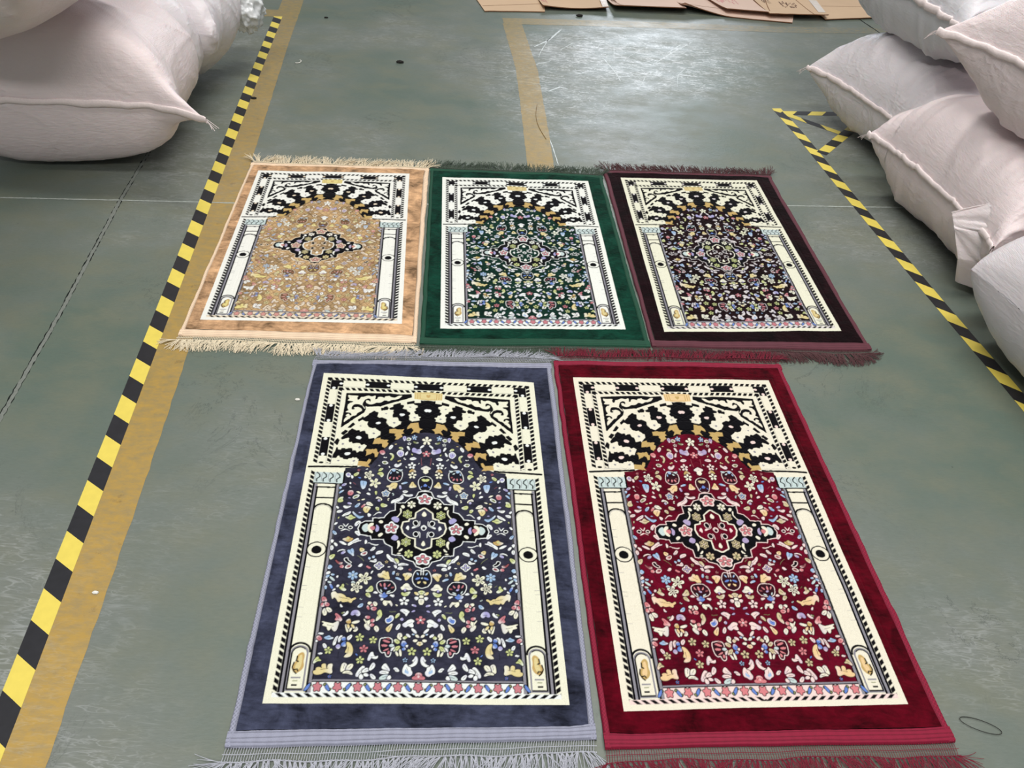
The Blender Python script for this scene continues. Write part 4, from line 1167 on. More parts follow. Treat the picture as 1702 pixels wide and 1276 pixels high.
class RugMap:
    """maps millimetres on the rug (s across, t away from the head) to the floor; the cloth is slightly out of true"""
    def __init__(self, outer, inner, seed, wave=0.003):
        o = [np.array(q) for q in outer]      # TL TR BL BR
        i = [np.array(q) for q in inner]
        self.o = o
        lerp = lambda a, b, f: a * (1 - f) + b * f
        N = np.zeros((4, 4, 2))
        ss, tt = [0, SA, SB, RW], [0, TA, TB, RL]
        for a in range(4):
            for b in range(4):
                N[a, b] = lerp(lerp(o[0], o[1], ss[b] / RW), lerp(o[2], o[3], ss[b] / RW), tt[a] / RL)
        N[1, 1], N[1, 2], N[2, 1], N[2, 2] = i
        self.N, self.ss, self.tt = N, np.array(ss), np.array(tt)
        self.seed = seed
        self.wave = wave
        self.g = np.random.default_rng(seed).uniform(0, 1, (12, 9))

    def z(self, s, t):
        u, v = np.clip(s / RW, 0, 1) * 6.99, np.clip(t / RL, 0, 1) * 9.99
        ui, vi = u.astype(int), v.astype(int)
        fu, fv = u - ui, v - vi
        fu, fv = fu * fu * (3 - 2 * fu), fv * fv * (3 - 2 * fv)
        g = self.g
        return self.wave * ((g[vi, ui] * (1 - fu) + g[vi, ui + 1] * fu) * (1 - fv) + (g[vi + 1, ui] * (1 - fu) + g[vi + 1, ui + 1] * fu) * fv) ** 2

    def __call__(self, s, t, z=0.0):
        s, t = np.broadcast_arrays(np.asarray(s, float), np.asarray(t, float))
        b = np.clip(np.searchsorted(self.ss, s, side='right') - 1, 0, 2)
        a = np.clip(np.searchsorted(self.tt, t, side='right') - 1, 0, 2)
        fs = (s - self.ss[b]) / (self.ss[b + 1] - self.ss[b])
        ft = (t - self.tt[a]) / (self.tt[a + 1] - self.tt[a])
        N = self.N
        fs, ft = fs[..., None], ft[..., None]
        xy = (N[a, b] * (1 - fs) + N[a, b + 1] * fs) * (1 - ft) + (N[a + 1, b] * (1 - fs) + N[a + 1, b + 1] * fs) * ft
        zz = self.z(s, t) + z
        return np.concatenate([xy, zz[..., None]], -1)


def pile_material(name):
    t = NT(name)
    at = t.n('Attribute', attribute_name='col')
    p = t.pos()
    a = t.noise(t.scaled(p, (1, 1, 0.2)), 11, 5, 0.6, 0.8)
    b = t.noise(t.scaled(p, (1, 3, 0.2)), 38, 4, 0.6, 0.5)
    lay = t.math('ADD', t.ramp(a, 0.33, 0.67, 0.36, 1.34), t.ramp(b, 0.3, 0.7, -0.26, 0.26))
    fl = t.noise(p, 900, 2)
    lay2 = t.ramp(fl, 0.3, 0.7, 0.86, 1.1)
    nd = t.n('Mix', data_type='FLOAT')
    t.l(at.outputs['Alpha'], nd.inputs[0])
    nd.inputs[2].default_value = 1.0
    t.l(lay, nd.inputs[3])
    f = t.math('MULTIPLY', nd.outputs[0], lay2)
    cmb = t.n('CombineColor')
    for i in range(3): t.l(f, cmb.inputs[i])
    c = t.mix(1.0, at.outputs['Color'], cmb.outputs[0], 'MULTIPLY')
    n = t.bump(t.math('ADD', t.math('MULTIPLY', t.noise(p, 420, 3), 0.5), b), 0.5, 0.0022)
    t.setp(Base_Color=c, Roughness=0.95, Specular_IOR_Level=0.06, Normal=n, Sheen_Weight=0.10, Sheen_Roughness=0.4)
    return t.m


M_PILE = pile_material('velvet_pile')


def thread_material(name, col):
    t = NT(name)
    at = t.n('Attribute', attribute_name='col')
    p = t.pos()
    f = t.noise(p, 500, 3)
    c = t.mix(f, tuple(v * 0.8 for v in col), tuple(min(1, v * 1.15) for v in col))
    c = t.mix(1.0, c, at.outputs['Color'], 'MULTIPLY')
    t.setp(Base_Color=c, Roughness=0.7, Specular_IOR_Level=0.25, Normal=t.bump(f, 0.5, 0.0008))
    return t.m


def strand_material(name, col):
    t = NT(name)
    p = t.pos()
    f = t.noise(p, 160, 2)
    c = t.mix(f, tuple(v * 0.7 for v in col), tuple(min(1, v * 1.2) for v in col))
    t.setp(Base_Color=c, Roughness=0.65, Specular_IOR_Level=0.25)
    return t.m


def edge_profile(n, lo, hi):
    x = np.linspace(0, 1, n)
    return lo + (hi - lo) * np.clip(np.minimum(x, 1 - x) * 6, 0, 1) ** 0.5


def make_rug(spec):
    name, outer, inner, step, ground, border, tape, strand, pal, label, seed = (spec[k] for k in (
        'name', 'outer', 'inner', 'step', 'ground', 'border', 'tape', 'strand', 'pal', 'label', 'seed'))
    zb = spec.get('z', 0.001)
    G = RugMap(outer, inner, seed, spec.get('wave', 0.0035))
    ctr = sum(np.array(q) for q in outer) / 4
    root = empty('prayer_rug', (ctr[0], ctr[1], 0), label, 'rug', 'prayer rugs laid out on the floor')
    # pile
    Wt, hh = design(step)
    pal_ = dict(PAL); pal_.update(pal)
    lc = {k: np.array(lin(v)) * 0.82 for k, v in pal_.items()}
    lc['O'] = np.array(lin(ground)) * 0.82
    hm = spec.get('outline_mix', 0.2)
    lc['H'] = lc['H'] * (1 - hm) + lc['O'] * hm
    P4 = np.zeros((len(KEYS), 4))
    for k in KEYS:
        P4[KI[k], :3] = lc[k]
    P4[KI['O'], 3] = 0.75
    P4[KI['H'], 3] = 0.2
    inner_rgb = Wt @ P4
    # full pile grid: border + framed pattern + border
    ns0 = int(round((SA - 14) / step)); ns1 = ns0
    nt0 = int(round((TA - 22) / step)); nt1 = int(round((1077 - TB) / step))
    sv = np.concatenate([SA - step * np.arange(ns0, 0, -1), np.linspace(SA, SB, Wt.shape[1]), SB + step * np.arange(1, ns1 + 1)])
    tv = np.concatenate([TA - step * np.arange(nt0, 0, -1), np.linspace(TA, TB, Wt.shape[0]), TB + step * np.arange(1, nt1 + 1)])
    Hn, Wn = len(tv), len(sv)
    C = np.zeros((Hn, Wn, 4))
    C[..., :3] = np.array(lin(border)) * 0.82; C[..., 3] = 1
    C[nt0:nt0 + Wt.shape[0], ns0:ns0 + Wt.shape[1]] = inner_rgb
    h = np.zeros((Hn, Wn))
    h[nt0:nt0 + Wt.shape[0], ns0:ns0 + Wt.shape[1]] = hh
    Sg, Tg = np.meshgrid(sv, tv)
    # heat-pressed quilting: diagonal lattice over the arch, ribs down the field, key pattern on columns and border line
    U, V = Sg - 350, Tg - TA
    q = np.zeros_like(h)
    inside = (np.abs(U) < 236) & (V > 90) & (V < 900)
    def groove(d, w=1.7):
        return np.exp(-(d / w) ** 2)
    for sg in (1, -1):
        dd = (U * sg + V * 1.5)
        per = 78.0
        dd = (dd + per / 2) % per - per / 2
        q += groove(dd / 1.8) * inside * (V < 760)
    for x in (118, 62):
        q += groove(np.abs(U) - x) * ((V > 330) & (V < 760))
    rad = np.hypot(U, (V - 350))
    for r_ in (184, 150):
        q += groove(rad - r_) * (V < 350)
    for y in (805, 860):
        q += groove(V - y) * (np.abs(U) < 206) * ((np.abs(U) % 50) > 25)
    q += groove((np.abs(U) % 25)) * ((V > 805) & (V < 860)) * (np.abs(U) < 206)
    col = (np.abs(np.abs(U) - 240) < 14) & (V > 480) & (V < 820)
    q += 0.7 * groove((V % 33)) * col + 0.7 * groove(np.abs(np.abs(U) - 240) - 9) * col
    q += 0.9 * groove(np.maximum(np.abs(U) - 309, np.maximum(-14 - V, V - 905))) * (V < 905)
    relief = 0.0008 * h - 0.0015 * np.clip(q, 0, 1)
    relief += 0.00035 * vnoise(Hn, Wn, 5 / step, 5 / step, seed) + 0.0006 * vnoise(Hn, Wn, 22 / step, 30 / step, seed + 1) * (C[..., 3] > 0.5)
    if 'lattice' in spec:
        dk = np.array(lin(spec['lattice']))
        ql = np.zeros_like(q)
        for sg in (1, -1):
            for per in (26.0,):
                dd = (U * sg * 1.25 + V * 1.0)
                dd = (dd + per / 2) % per - per / 2
                ql = np.maximum(ql, np.exp(-(dd / 1.5) ** 2))
        ql = ql * (C[..., 3] > 0.3) * (np.abs(U) < 206) * (V > 205) * (V < 900) * 0.75
        C[..., :3] = C[..., :3] * (1 - ql[..., None]) + dk * ql[..., None]
    P = G(Sg, Tg, zb + 0.0065)
    P[..., 2] += relief
    # edges ragged like cut fleece
    me = grid_mesh('pile', P[::-1])
    set_color(me, C[::-1].reshape(-1, 4))
    link('pile', me, M_PILE, root)
    # side bindings
    mt = thread_material(name + '_binding_thread', lin(tape))
    near = step < 1.6
    for side in (0, 1):
        nt = int(RL / (1.6 if near else 2.4))
        nx = 13
        t_ = np.linspace(0, RL, nt)
        x_ = np.linspace(0, 16, nx)
        X, T = np.meshgrid(x_, t_)
        prof = np.clip(np.sin(np.pi * np.clip(X / 16, 0.0, 1)) * 1.6, 0, 1) ** 0.6 * 0.006
        a, b = (X + T * 0.9) % 7.2, (X - T * 0.9) % 7.2
        br = np.maximum(np.exp(-((a - 3.6) / 1.0) ** 2), np.exp(-((b - 3.6) / 1.0) ** 2)) * (X > 1) * (X < 12)
        stitch = np.exp(-((X - 14) / 0.9) ** 2) * (0.5 + 0.5 * np.sin(T * 1.6))
        lightness = 0.62 + 0.5 * np.maximum(br, stitch)
        Sx = X if side == 0 else RW - X
        wob = 1.6 * vnoise(nt, 1, 40, 1, seed + 5 + side) + 0.8 * vnoise(nt, 1, 12, 1, seed + 9 + side)
        Pb = G(Sx + wob * (1 if side == 0 else -1), T, zb * 0.6 + 0.0004 + prof + 0.0007 * br)
        if side == 0: Pb = Pb[:, ::-1]; lightness = lightness[:, ::-1]
        Pb = Pb[::1]
        me = grid_mesh('binding', Pb)
        Cb = np.ones((nt, nx, 4)); Cb[..., :3] = lightness[..., None]
        set_color(me, Cb)
        link('binding', me, mt, root)
    # woven hem bands
    for end in (0, 1):
        d = 24.0 if end == 0 else 32.0
        nx = int(RW / (2.0 if near else 4.0))
        ny = 33
        x_, y_ = np.linspace(0, RW, nx), np.linspace(0, d, ny)
        X, Y = np.meshgrid(x_, y_)          # Y measured from the outer edge inwards
        wave = 1.4 * vnoise(1, nx, 1, 60, seed + 20 + end) + 0.6 * vnoise(1, nx, 1, 17, seed + 23 + end)
        prof = np.clip(np.sin(np.pi * np.clip(Y / d, 0, 1)) * 3.2, 0, 1) * 0.006
        gr = np.zeros_like(X)
        for gy in ((0.26, 0.52, 0.80) if end else (0.35, 0.72)):
            gr += np.exp(-((Y - gy * d - 0.7 * np.sin(X / 61 + gy * 9)) / 0.9) ** 2)
        rib = 0.5 + 0.5 * np.cos(X * 2 * np.pi / (2.2 * (1 if near else 2)))
        edge_ = np.exp(-((Y - d * 0.93) / 1.1) ** 2) * rib
        light = 0.88 + 0.12 * rib * 0.5 - 0.42 * np.clip(gr, 0, 1) + 0.25 * edge_  # grooves are also darkened in the colour, shade painted into them
        T = (Y + wave) if end == 0 else RL - (Y + wave)
        Ph = G(X, T, zb + 0.0004 + prof - 0.0012 * np.clip(gr, 0, 1) + 0.0005 * edge_ + 0.0008 * np.exp(-((Y - d * .45) / 4) ** 2))
        if end == 0: Ph = Ph[::-1]; light = light[::-1]
        me = grid_mesh('hem_band', Ph)
        Ch = np.ones((ny, nx, 4)); Ch[..., :3] = light[..., None]
        set_color(me, Ch)
        link('hem_band', me, mt, root)
    # knotted net and tassels
    ms = strand_material(name + '_fringe_yarn', lin(strand))
    for end in (0, 1):
        r = np.random.default_rng(seed + 50 + end)
        zf = zb + (0.0045 if end == 0 and spec.get('front') else 0.0005)
        sgn = -1 if end == 0 else 1
        base = 0.0 if end == 0 else RL
        netd = spec.get('net', (18, 27))[end]
        taslen = spec.get('tassel', (34, 52))[end]
        rad = 0.00066 if near else 0.0010
        parts = []
        xs = np.arange(3, RW - 2, 4.8)
        wv = lambda x: 2.2 * np.sin(x / 47 + seed) + 1.3 * np.sin(x / 19 + 2 * seed)
        slant = spec.get('slant', (6, -3))[end]
        K = 4
        f = np.linspace(0, 1, K)[None]
        Xn = xs[:, None] + slant * f + 0.5 * np.sin(f * 9 + xs[:, None])
        Tn = base + sgn * (f * (netd + wv(xs[:, None])))
        parts.append(tubes(G(Xn, Tn, zf + 0.0022 + 0.001 * np.sin(f * 3)), rad))
        xl = np.linspace(0, RW, 180)[None]
        parts.append(tubes(G(xl + slant * .5, base + sgn * (0.5 * (netd + wv(xl))), zf + 0.0042), rad * 1.1))
        for kk in range(3):
            parts.append(tubes(G(xl + slant, base + sgn * (netd + wv(xl) + 1.2 * np.sin(xl * 2 * np.pi / 9.6 + kk * 2.1)), zf + 0.0030 + 0.0008 * kk), rad * 1.25))
        # tassels: bundles of yarn tied at a knot
        xt = np.arange(2, RW, 9.6)
        nstr = 8 if near else 9
        K = 6
        f = np.linspace(0, 1, K)
        lean0 = spec.get('lean', (0.35, -0.1))[end]
        fld = lean0 + 0.55 * np.sin(xt / 83 + seed) * np.sin(xt / 37 + 1) + (0.2 if near else 0.3) * r.normal(size=len(xt))
        corner = np.zeros(len(xt))
        corner[:3] = -np.array([1.2, .8, .4]); corner[-4:] = np.array([.3, .6, 1.0, 1.4])
        rows = []
        for i, x in enumerate(xt):
            for k in range(nstr):
                ang = fld[i] + corner[i] + r.normal() * 0.20 + (k - nstr / 2) * 0.06
                L = taslen * r.uniform(0.8, 1.12)
                cu = r.normal() * (0.22 if near else 0.35)
                aa = ang + cu * f
                dx = np.cumsum(np.concatenate([[0], np.sin(aa[1:])])) * L / (K - 1)
                dt = np.cumsum(np.concatenate([[0], np.cos(aa[1:])])) * L / (K - 1)
                X = x + slant + r.uniform(-1.6, 1.6) + dx
                T = base + sgn * (netd + wv(x) + dt)
                Z = zf + (spec.get('curl', 0.004) * f * r.uniform(0.2, 1.6) if end == 0 else 0) + 0.0036 * (1 - f) + r.uniform(0.0008, 0.0035) * np.sin(np.pi * f) + 0.0009
                rows.append(G(X, T, 0.0) * [1, 1, 0] + np.stack([0 * Z, 0 * Z, Z], -1))
        parts.append(tubes(np.array(rows), np.linspace(rad * 1.25, rad * 0.7, K)[None].repeat(len(rows), 0)))
        Vv, Ff = join_parts(parts)
        link('fringe', mesh_arrays('fringe', Vv, Ff), ms, root)
    return root


RUGS = [
    dict(name='slate_blue', label='slate blue prayer rug with lilac grey binding, front left in the lower row',
         outer=[(-0.5779, 1.6390), (0.1106, 1.7020), (-0.4801, 0.5541), (0.2127, 0.6195)],
         inner=[(-0.5345, 1.5841), (0.0608, 1.6081), (-0.4340, 0.6402), (0.1597, 0.6816)],
         step=1.35, ground=(52, 52, 68), border=(62, 66, 86), tape=(150, 152, 170), strand=(180, 182, 192), pal={}, seed=3, z=0.002, front=True, lean=(0.75, -0.15)),
    dict(name='crimson', label='crimson red prayer rug with matching red fringe, front right in the lower row',
         outer=[(0.1169, 1.7141), (0.8029, 1.7761), (0.2277, 0.6038), (0.9192, 0.6666)],
         inner=[(0.1751, 1.6439), (0.7521, 1.6947), (0.2678, 0.6777), (0.8465, 0.7360)],
         step=1.35, ground=(100, 6, 32), border=(84, 3, 20), tape=(136, 22, 52), strand=(118, 32, 50),
         pal=dict(w=(238, 214, 208), W=(236, 230, 210), L=(206, 190, 150), P=(214, 130, 134), Y=(232, 200, 150), V=(176, 160, 196)), seed=8, z=0.002, front=True, lean=(0.3, 0.1), tassel=(40, 55)),
    dict(name='tan', label='tan prayer rug with cream fringe, leftmost in the upper row',
         outer=[(-1.1004, 2.7772), (-0.3999, 2.8403), (-0.9949, 1.7036), (-0.2949, 1.7498)],
         inner=[(-1.0546, 2.7161), (-0.4718, 2.7827), (-0.9556, 1.7812), (-0.3525, 1.8318)],
         step=2.0, ground=(196, 164, 120), border=(206, 164, 124), tape=(238, 210, 180), strand=(232, 218, 190),
         pal=dict(H=(92, 66, 46), P=(206, 150, 140), R=(160, 110, 90), G=(150, 140, 100), b=(176, 190, 206), B=(130, 146, 190), w=(230, 214, 190), V=(178, 166, 190),
                  W=(240, 240, 232), Y=(226, 212, 140), L=(212, 200, 150)), outline_mix=0.12, lattice=(88, 62, 42), curl=0.014, seed=14, lean=(0.1, -0.45), tassel=(48, 48), net=(12, 20)),
    dict(name='dark_green', label='dark green prayer rug, middle one of the upper row',
         outer=[(-0.3949, 2.8411), (0.3049, 2.8923), (-0.2839, 1.7432), (0.4152, 1.8129)],
         inner=[(-0.3367, 2.7737), (0.2441, 2.8311), (-0.2309, 1.8241), (0.3403, 1.8863)],
         step=2.0, ground=(12, 46, 36), border=(12, 58, 44), tape=(26, 74, 54), strand=(74, 86, 74),
         pal=dict(W=(240, 242, 234)), curl=0.014, seed=21, lean=(0.2, -0.1), tassel=(48, 34), net=(12, 14)),
    dict(name='dark_brown', label='very dark brown prayer rug with maroon binding, rightmost in the upper row',
         outer=[(0.3096, 2.9337), (1.0169, 3.0003), (0.4200, 1.8155), (1.1121, 1.8778)],
         inner=[(0.3808, 2.8827), (0.9465, 2.9431), (0.4643, 1.8905), (1.0375, 1.9632)],
         step=2.0, ground=(28, 10, 14), border=(24, 6, 10), tape=(96, 50, 60), strand=(86, 56, 58),
         pal=dict(w=(220, 214, 214)), curl=0.014, seed=33, lean=(-0.2, 0.35), tassel=(46, 44), net=(12, 16)),
]
for sp in RUGS:
    make_rug(sp)

# ------------------------------------------------------------------ sacks
def sack_material(name, tint, weave=1.0, crease=1.0):
    t = NT(name)
    p = t.pos()
    tc = t.n('TexCoord').outputs['Object']
    w1 = t.n('TexWave', wave_type='BANDS', bands_direction='X'); w1.inputs['Scale'].default_value = 95.0
    w2 = t.n('TexWave', wave_type='BANDS', bands_direction='Z'); w2.inputs['Scale'].default_value = 95.0
    t.l(tc, w1.inputs['Vector']); t.l(tc, w2.inputs['Vector'])
    wv = t.math('MULTIPLY', w1.outputs['Fac'], w2.outputs['Fac'])
    n1 = t.noise(p, 3.2, 5, 0.6)
    n2 = t.noise(t.scaled(p, (1, 1, 4)), 26, 5, 0.65)
    c = t.mix(n1, tuple(v * 0.90 for v in tint), tint)
    c = t.mix(t.math('MULTIPLY', wv, 0.10 * weave), c, tuple(v * 0.8 for v in tint))
    c = t.mix(t.ramp(n2, 0.62, 0.78, 0, 0.12), c, (1, 1, 1))
    n = t.bump(wv, 0.25 * weave, 0.0012)
    n = t.bump(n2, 0.35, 0.006, n)
    n = t.bump(n1, 0.35, 0.02, n)
    # creases where the cloth has been folded and squeezed
    for sc, st_, ds in ((2.2, (1, 2.2, 1.6), 0.016), (5.0, (1.6, 1, 2.4), 0.006)):
        q = t.noise(t.scaled(p, st_, (sc, 1, 2)), sc, 3, 0.55, 0.9)
        cr = t.ramp(t.math('ABSOLUTE', t.math('SUBTRACT', q, 0.5)), 0.0, 0.07, 1, 0)
        cr = t.math('MULTIPLY', cr, t.ramp(t.noise(p, 2.3, 2), 0.45, 0.62))
        n = t.bump(cr, 0.16 * crease, ds, n)
    t.setp(Base_Color=c, Roughness=t.ramp(n2, 0.3, 0.7, 0.34, 0.5), Specular_IOR_Level=0.42, Normal=n,
           Subsurface_Weight=0.12, Subsurface_Scale=0.03)
    return t.m


M_SACK_P = sack_material('woven_sack_pinkish', lin((228, 214, 214)))
M_SACK_W = sack_material('woven_sack_white', lin((226, 219, 222)))
M_SEAM = plain('sack_hem_tape', lin((228, 214, 212)), 0.55, 0.35, 160, 0.12, 0.0015)
M_CLEAR = sack_material('thin_film_bag', lin((214, 212, 216)), 0.3, 1.8)
t = NT('clear_film')
t.setp(Base_Color=(0.85, 0.87, 0.88), Roughness=0.18, Transmission_Weight=0.25, Specular_IOR_Level=0.6)
M_FILM = t.m


def ridged(v, seed, octs=3):
    r = random.Random(seed)
    s = 0
    for k in range(octs):
        s = s + (1 - np.abs(np.sin(v * (2.3 + 1.7 * k) * 2.1 + r.uniform(0, 9)))) ** 2 / (k + 1)
    return s


def sack_surface(L, W, T, a, ph, seed, fold=0.012, ear=0.10, flat=0.0, n=2.5, endp=2.6, sag=0.02, crumple=0.004, rnd=(0.04, 0.35)):
    """a in -1..1 along the sack (sewn end at -1), ph angle round it. local axes: x length, y width, z up"""
    aa = np.clip(np.abs(a), 0, 1)
    hz = T * np.maximum(1 - aa ** endp, 0) ** (1 / 2.0)
    wy = W * (1 - 0.10 * (1 - aa ** 4)) * (0.97 + 0.03 * aa)
    wy = wy * (1 - np.where(a < 0, rnd[0], rnd[1]) * aa ** 7)
    c, s = np.cos(ph), np.sin(ph)
    y = wy * np.sign(c) * np.abs(c) ** (2 / n)
    z = hz * np.sign(s) * np.abs(s) ** (2 / n)
    x = L * a
    # round the plan: the middle of the sewn end stays back, corners reach out as ears
    v = y / W
    x = x - np.sign(a) * L * 0.06 * (1 - v ** 2) * aa ** 3
    er = ear * (a < 0) * (np.clip(np.abs(v) - 0.76, 0, 1) / 0.24) ** 2 * (np.clip(aa - 0.84, 0, 1) / 0.16) ** 2
    x = x + np.sign(a) * er * 0.7
    y = y + np.sign(y) * er * 0.8
    # gathers running back from the sewn end
    g = np.exp(-(1 - aa) * 4.0)
    top = np.clip(np.abs(s), 0, 1) ** 0.5
    fo = fold * (ridged(v * 3.4 + 0.3 * a, seed) - 0.8) * g
    # fine creases along the cloth and a few long diagonal pulls
    fo = fo + fold * 0.30 * (ridged(v * 9.0 + 1.2 * np.sin(2.0 * a + seed), seed + 1, 2) - 0.7) * (0.25 + 0.75 * g)
    r_ = random.Random(seed + 40)
    cr = 0
    for k in range(7):
        ka, kv, kz, p0 = r_.uniform(-5, 5), r_.uniform(-5, 5), r_.uniform(-4, 4), r_.uniform(0, 6)
        w_ = ka * a + kv * v + kz * s + p0 + 0.9 * np.sin(r_.uniform(1, 4) * a + r_.uniform(1, 4) * s + k)
        cr = cr + (1 - np.abs(np.sin(w_))) ** 5 * (0.5 + 0.5 * np.sin(1.7 * a * r_.uniform(-1, 1) + 2.3 * v + 1.1 * s + k * 2))
    fo = fo + crumple * cr * (1 - aa ** 10)
    nzx, nzy, nzz = 0 * x, np.sign(c) * np.abs(c), np.sign(s) * np.abs(s)
    y = y + fo * nzy
    z = z + fo * nzz * top
    lump = sag * (np.sin(3.1 * a + 1.7 * v + seed) * np.cos(2.3 * v - 1.1 * a + 0.5 * seed) + 0.5 * np.sin(6.3 * a + 4.1 * v + 2 * seed))
    z = z + lump * nzz * (1 - aa ** 6)
    y = y + lump * 0.6 * nzy * (1 - aa ** 6)
    return x, y, z


def make_sack(loc, rot, L, W, T, seed, label, mat, fold=0.012, ear=0.10, seam=True, floor=None, tips=True, group='stuffed white sacks', name='woven_sack', n=2.5, endp=2.6, sag=0.02, na=150, npn=180, strings=True, dents=(), crumple=0.004, rnd=(0.04, 0.35)):
    """loc = centre; rot = euler (deg) of local x (length; sewn end is -x), y (width), z"""
    E = Matrix.Rotation(R(rot[2]), 3, 'Z') @ Matrix.Rotation(R(rot[1]), 3, 'Y') @ Matrix.Rotation(R(rot[0]), 3, 'X')
    Em = np.array(E)

    def place(x, y, z):
        P = np.stack([x, y, z], -1) @ Em.T + np.array(loc)
        # faces pressed flat by a neighbour: nothing beyond the plane n.p = d
        for (nx, ny, nz, dd) in dents:
            nn = np.array([nx, ny, nz], float); nn /= np.linalg.norm(nn)
            k = (P @ nn - dd) / 0.025
            P = P - (0.025 * np.log1p(np.exp(np.clip(k, -30, 30))))[..., None] * nn
        if floor is not None:
            k = P[..., 2] - floor
            P[..., 2] = floor + 0.022 * np.log1p(np.exp(np.clip(k, -0.6, 3) / 0.022))
        return P
    root = empty(name, (loc[0], loc[1], floor or 0.0), label, 'sack', group)
    aa = np.sin(np.linspace(-math.pi / 2, math.pi / 2, na)) * 0.35 + np.linspace(-1, 1, na) * 0.65
    ph = np.linspace(0, 2 * math.pi, npn, endpoint=False)
    A, PH = np.meshgrid(aa, ph, indexing='ij')
    x, y, z = sack_surface(L, W, T, A, PH, seed, fold, ear, n=n, endp=endp, sag=sag, crumple=crumple, rnd=rnd)
    P = place(x, y, z)
    i = np.arange(na * npn).reshape(na, npn)
    j = np.roll(i, -1, 1)
    F = np.stack([i[:-1], j[:-1], j[1:], i[1:]], -1).reshape(-1, 4)
    me = mesh_arrays('sack_body', P.reshape(-1, 3), F)
    o = link('sack_body', me, mat, root)
    if seam:
        for end in (-1,):
            K = 120
            f = np.linspace(0, math.pi, K)
            ea = np.full(K, float(end))
            x, y, z = sack_surface(L, W, T, ea, f, seed, fold, ear, n=n, endp=endp, sag=sag, crumple=crumple, rnd=rnd)
            r = np.random.default_rng(seed + 7)
            hgt = 0.0125 + 0.0025 * vnoise(1, K, 1, 9, seed)[0]
            rows = []
            # folded hem: an oval cord standing on the end line
            for th in np.linspace(0, 2 * math.pi, 9)[:-1]:
                rows.append(place(x + end * (0.0035 + 0.0055 * math.cos(th)), y, z * 0.3 + hgt * math.sin(th) + 0.002 * np.sin(np.linspace(0, 60, K))))
            Q = np.array(rows)                         # 8,K,3
            ii = np.arange(8 * K).reshape(8, K)
            jj = np.roll(ii, -1, 0)
            Fs = np.stack([ii[:, :-1], ii[:, 1:], jj[:, 1:], jj[:, :-1]], -1).reshape(-1, 4)
            link('seam', mesh_arrays('seam', Q.reshape(-1, 3), Fs), M_SEAM, root)
            if strings:
                for sy in (0, -1):
                    tip = Q[:, sy].mean(0)
                    d = (Q[:, sy].mean(0) - Q[:, sy * 1 + (4 if sy == 0 else -4)].mean(0)); d /= np.linalg.norm(d) + 1e-9
                    lines = []
                    for q in range(4):
                        tt = np.linspace(0, 1, 6)[:, None]
                        bend = np.array([r.normal() * .3, r.normal() * .3, -0.8])
                        lines.append(tip + d * tt * r.uniform(.02, .045) + bend * (tt ** 2) * 0.018 + np.array([0, 0, r.uniform(-.006, .006)]))
                    Vv, Ff = tubes(np.array(lines), 0.0012)
                    link('loose_thread', mesh_arrays('loose_thread', Vv, Ff), M_SEAM, root)
    return root


# right-hand stack: sewn ends face the aisle
K = dict(endp=6.0, n=2.5)
make_sack((1.94, 3.47, 0.23), (0, 0, 18), 0.56, 0.38, 0.24, 2, 'white sack on the floor touching the tape triangle, far end of the right stack', M_SACK_W, floor=0.004, ear=0.12, crumple=0.018, rnd=(0.08, 0.35), endp=6.0, n=3.4)
make_sack((1.98, 2.66, 0.235), (0, 0, 11), 0.56, 0.42, 0.255, 5, 'crumpled white sack on the floor, middle of the right stack, with a folded flap', M_SACK_P, floor=0.004, fold=0.016, ear=0.05, crumple=0.022, dents=((0, 0, 1, 0.475),), rnd=(0.05, 0.3), endp=6.5, n=3.0)
make_sack((2.05, 1.76, 0.25), (0, 0, 12), 0.64, 0.44, 0.27, 9, 'smooth white sack on the floor, nearest of the right stack, cut by the photo edge', M_SACK_W, floor=0.004, fold=0.005, ear=0.0, seam=False, crumple=0.006, rnd=(0.14, 0.3), endp=5, n=2.6)
make_sack((2.00, 3.50, 0.66), (0, 0, 15), 0.64, 0.46, 0.23, 12, 'glossy white sack on top at the far end of the right stack', M_CLEAR, fold=0.02, ear=0.05, sag=0.02, crumple=0.024, dents=((0, 0, -1, -0.45),), **K)
make_sack((2.11, 2.44, 0.70), (0, 0, 20), 0.60, 0.50, 0.30, 15, 'big pinkish white sack lying on top of the right stack, seam towards the aisle', M_SACK_P, fold=0.010, ear=0.10, crumple=0.012, dents=((0, 0, -1, -0.445),), endp=5.5, n=2.8)
# left-hand stack
make_sack((-1.77, 2.83, 0.30), (0, 0, 96), 0.29, 0.50, 0.30, 21, 'big pinkish white sack at the front of the left stack, long seam facing the aisle', M_SACK_P, floor=0.004, fold=0.006, ear=0.14, crumple=0.004, rnd=(0.0, 0.4), endp=5, n=2.1)
make_sack((-1.86, 3.16, 0.29), (0, 0, 90), 0.18, 0.50, 0.29, 24, 'white sack second from the front in the left stack, only its rounded end showing', M_SACK_W, floor=0.004, fold=0.014, ear=0.0, seam=False, crumple=0.005, rnd=(0.1, 0.3), endp=4, n=2.1)
make_sack((-1.90, 3.50, 0.32), (0, 0, 90), 0.25, 0.61, 0.32, 27, 'white sack at the back of the left stack beside the clear bag', M_SACK_W, floor=0.004, fold=0.014, ear=0.0, seam=False, crumple=0.005, rnd=(0.1, 0.3), endp=4, n=2.1)
make_sack((-1.90, 2.56, 0.83), (0, 0, 85), 0.42, 0.60, 0.29, 30, 'grey white sack lying on top of the left stack at the photo corner', M_SACK_P, fold=0.006, ear=0.04, seam=False, crumple=0.003, endp=3.5, n=2.1)


